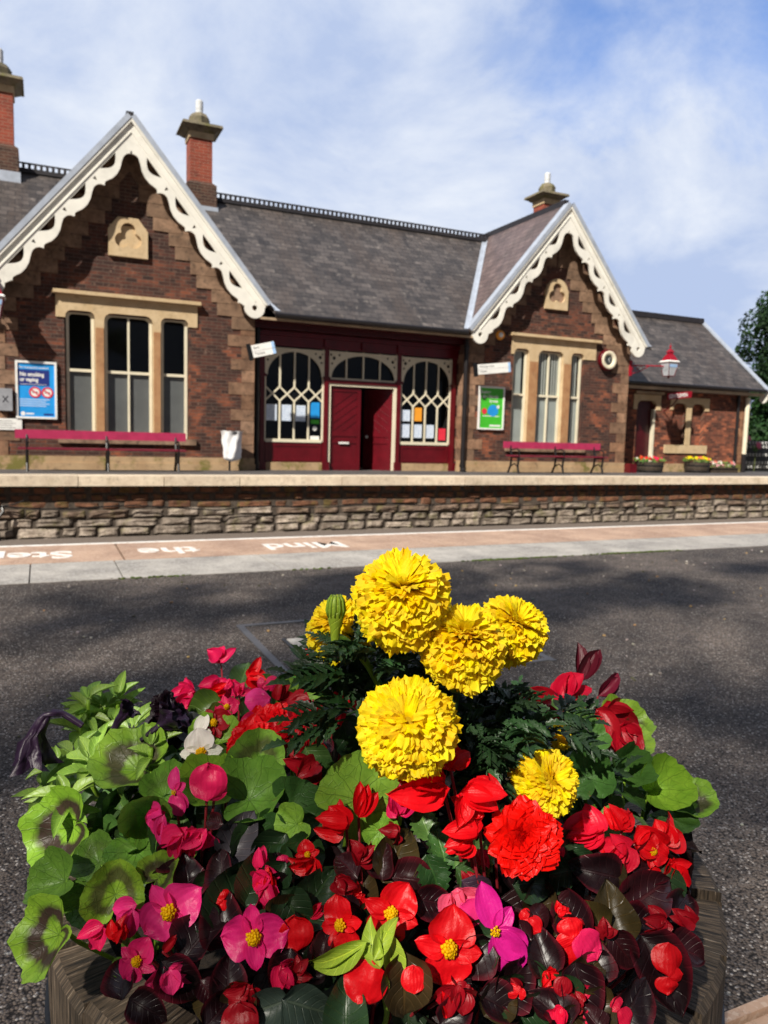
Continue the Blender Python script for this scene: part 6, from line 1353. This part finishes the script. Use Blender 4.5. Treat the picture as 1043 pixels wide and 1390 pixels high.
def tree(x, y, z0, H, label, clumps, leaf=.16, nper=420, col=(.035, .075, .018, 1), trunk_r=.3, seed=1, name='tree'):
    """trunk and limbs reaching every clump; crown of many small leaf faces in uneven clumps"""
    rd = random.Random(seed); r = root(name, (x, y, z0), label, 'tree')
    mb = MB(); top = V((x, y, z0+H*.5)); mb.tube([V((x, y, z0-.1)), V((x+.05, y, z0+H*.2)), V((x-.05, y+.1, z0+H*.35)), top], [trunk_r, trunk_r*.8, trunk_r*.65, trunk_r*.45], 10)
    for (c, rad_) in clumps:
        c = V(c); k = rd.uniform(.4, .95); s_ = V((x, y, z0+H*.5*k)); mb.tube([s_, s_.lerp(c, .5)+V((0, 0, -.15)), c], [trunk_r*.14, trunk_r*.06, .01], 6)
    mb.build('trunk', 'bark', r, smooth=True)
    mb = MB()
    for (c, rad_) in clumps:
        c = V(c); tone = rd.uniform(.6, 1.5)
        for k in range(int(nper*(rad_**1.3))):
            d = V((rd.gauss(0, 1), rd.gauss(0, 1), rd.gauss(0, .8))).normalized()*rad_*(.55+.5*rd.random()**.6)*(1+.25*noise.noise(V((rd.random(), c.x, c.y))))
            p = c+d; n_ = (d.normalized()+V((rd.uniform(-.8, .8), rd.uniform(-.8, .8), rd.uniform(-.3, 1)))).normalized(); T = n_.orthogonal().normalized(); T = Matrix.Rotation(rd.uniform(0, 6.28), 3, n_) @ T; X = n_.cross(T)
            l = leaf*rd.uniform(.6, 1.3); g = jit(col, rd, .35); g = (g[0]*tone, g[1]*tone, g[2]*tone, 1)
            mb.face([p-T*l*.5, p+X*l*.32+n_*l*.08, p+T*l*.5, p-X*l*.32+n_*l*.08], None, g)
    mb.build('crown', 'far_leaf', r); return r
rd = random.Random(9)
cl = []
for k in range(60):
    a = rd.uniform(0, 2*pi); q = sqrt(rd.random())*3.9; h_ = rd.uniform(-1, 1)
    cl.append(((40.2+q*cos(a)*sqrt(1-h_*h_*.6), 31+q*sin(a)*.8, 4.6+h_*4.4+rd.uniform(-.3, .3)), rd.uniform(.8, 1.35)))
tree(40.2, 31, -.2, 8, 'dense dark green tree behind the annex at the right edge', cl, .24, 620, (.014, .042, .010, 1), seed=2)
cl = [((37+rd.uniform(-3.5, 9), 27.5+rd.uniform(-1, 1), .8+rd.uniform(-.6, 1.1)), rd.uniform(.7, 1.1)) for k in range(26)]
tree(39, 27.5, -.2, 2, 'low dark shrubbery beneath the tree behind the pierced fence', cl, .18, 300, (.045, .09, .02, 1), .12, 3, 'shrub')
# trees standing behind the photographer whose crowns dapple the asphalt
rd = random.Random(21); cl = []; off = V((sdir.x/sdir.z, sdir.y/sdir.z))
gaps = [(.25, 3.15, .95, .26), (2.5, 2.45, 1.15, .52), (3.3, 2.9, .9, .25), (2.55, 3.92, .5, .10), (4.8, 3.25, 1.1, .22), (5.5, 4.1, 1.2, .12), (4.0, 4.0, .4, .1), (.66, 1.14, .88, .90), (-.4, 3.9, .6, .08), (3.6, 2.1, .6, .3)]
for k in range(620):
    X, Y = rd.uniform(-2.6, 8), rd.uniform(-.9, 4.25); h_ = rd.uniform(4.4, 6.2); rr = rd.uniform(.16, .34)
    w_ = .35*noise.noise(V((X*1.6, Y*3., 1.2)))
    if any(((X-g[0])/(g[2]+rr*.7))**2+((Y-g[1])/(g[3]+rr*.55))**2 < 1+w_ for g in gaps): continue
    cl.append(((X+off.x*h_, Y+off.y*h_, h_), rr))
tree(-4.6, -4.4, 0, 7, 'tall tree behind the photographer shading the near platform', cl, .12, 560, (.05, .1, .02, 1), .22, 5)

# moss and grit in the joint between the slabs and the asphalt
rd = random.Random(8); mb = MB()
for k in range(2600):
    x = rd.uniform(-1.5, 8); n_ = noise.noise(V((x*1.3, 4.4, 0)))
    if n_ < rd.uniform(-.1, .35): continue
    y = 4.628+rd.gauss(0, .010); s_ = rd.uniform(.005, .014); ball(mb, V((x, y, .003)), s_, jit((.07, .10, .015, 1), rd, .5), 5, .5)
mo = mb.build('moss', 'far_leaf'); tag(mo, 'thin line of green moss along the joint between grey slabs and asphalt', 'moss', kind='stuff')

# grit and crumbs of stone lying on the asphalt
rd = random.Random(12); mb = MB()
for k in range(420):
    x, y = rd.uniform(-1, 6), rd.uniform(.3, 4.5)
    if (x-BC.x)**2+(y-BC.y)**2 < .18: continue
    q = rd.uniform(.0015, .0045)*(1+.35*y); ball(mb, V((x, y, q*.4)), q, jit(rd.choice([(.45, .40, .34, 1), (.5, .46, .42, 1), (.42, .27, .12, 1), (.10, .09, .05, 1)]), rd, .3), 5, .6)
go = mb.build('grit', 'far_leaf'); tag(go, 'loose pale grit and crumbs scattered over the dark asphalt', 'grit', kind='stuff')
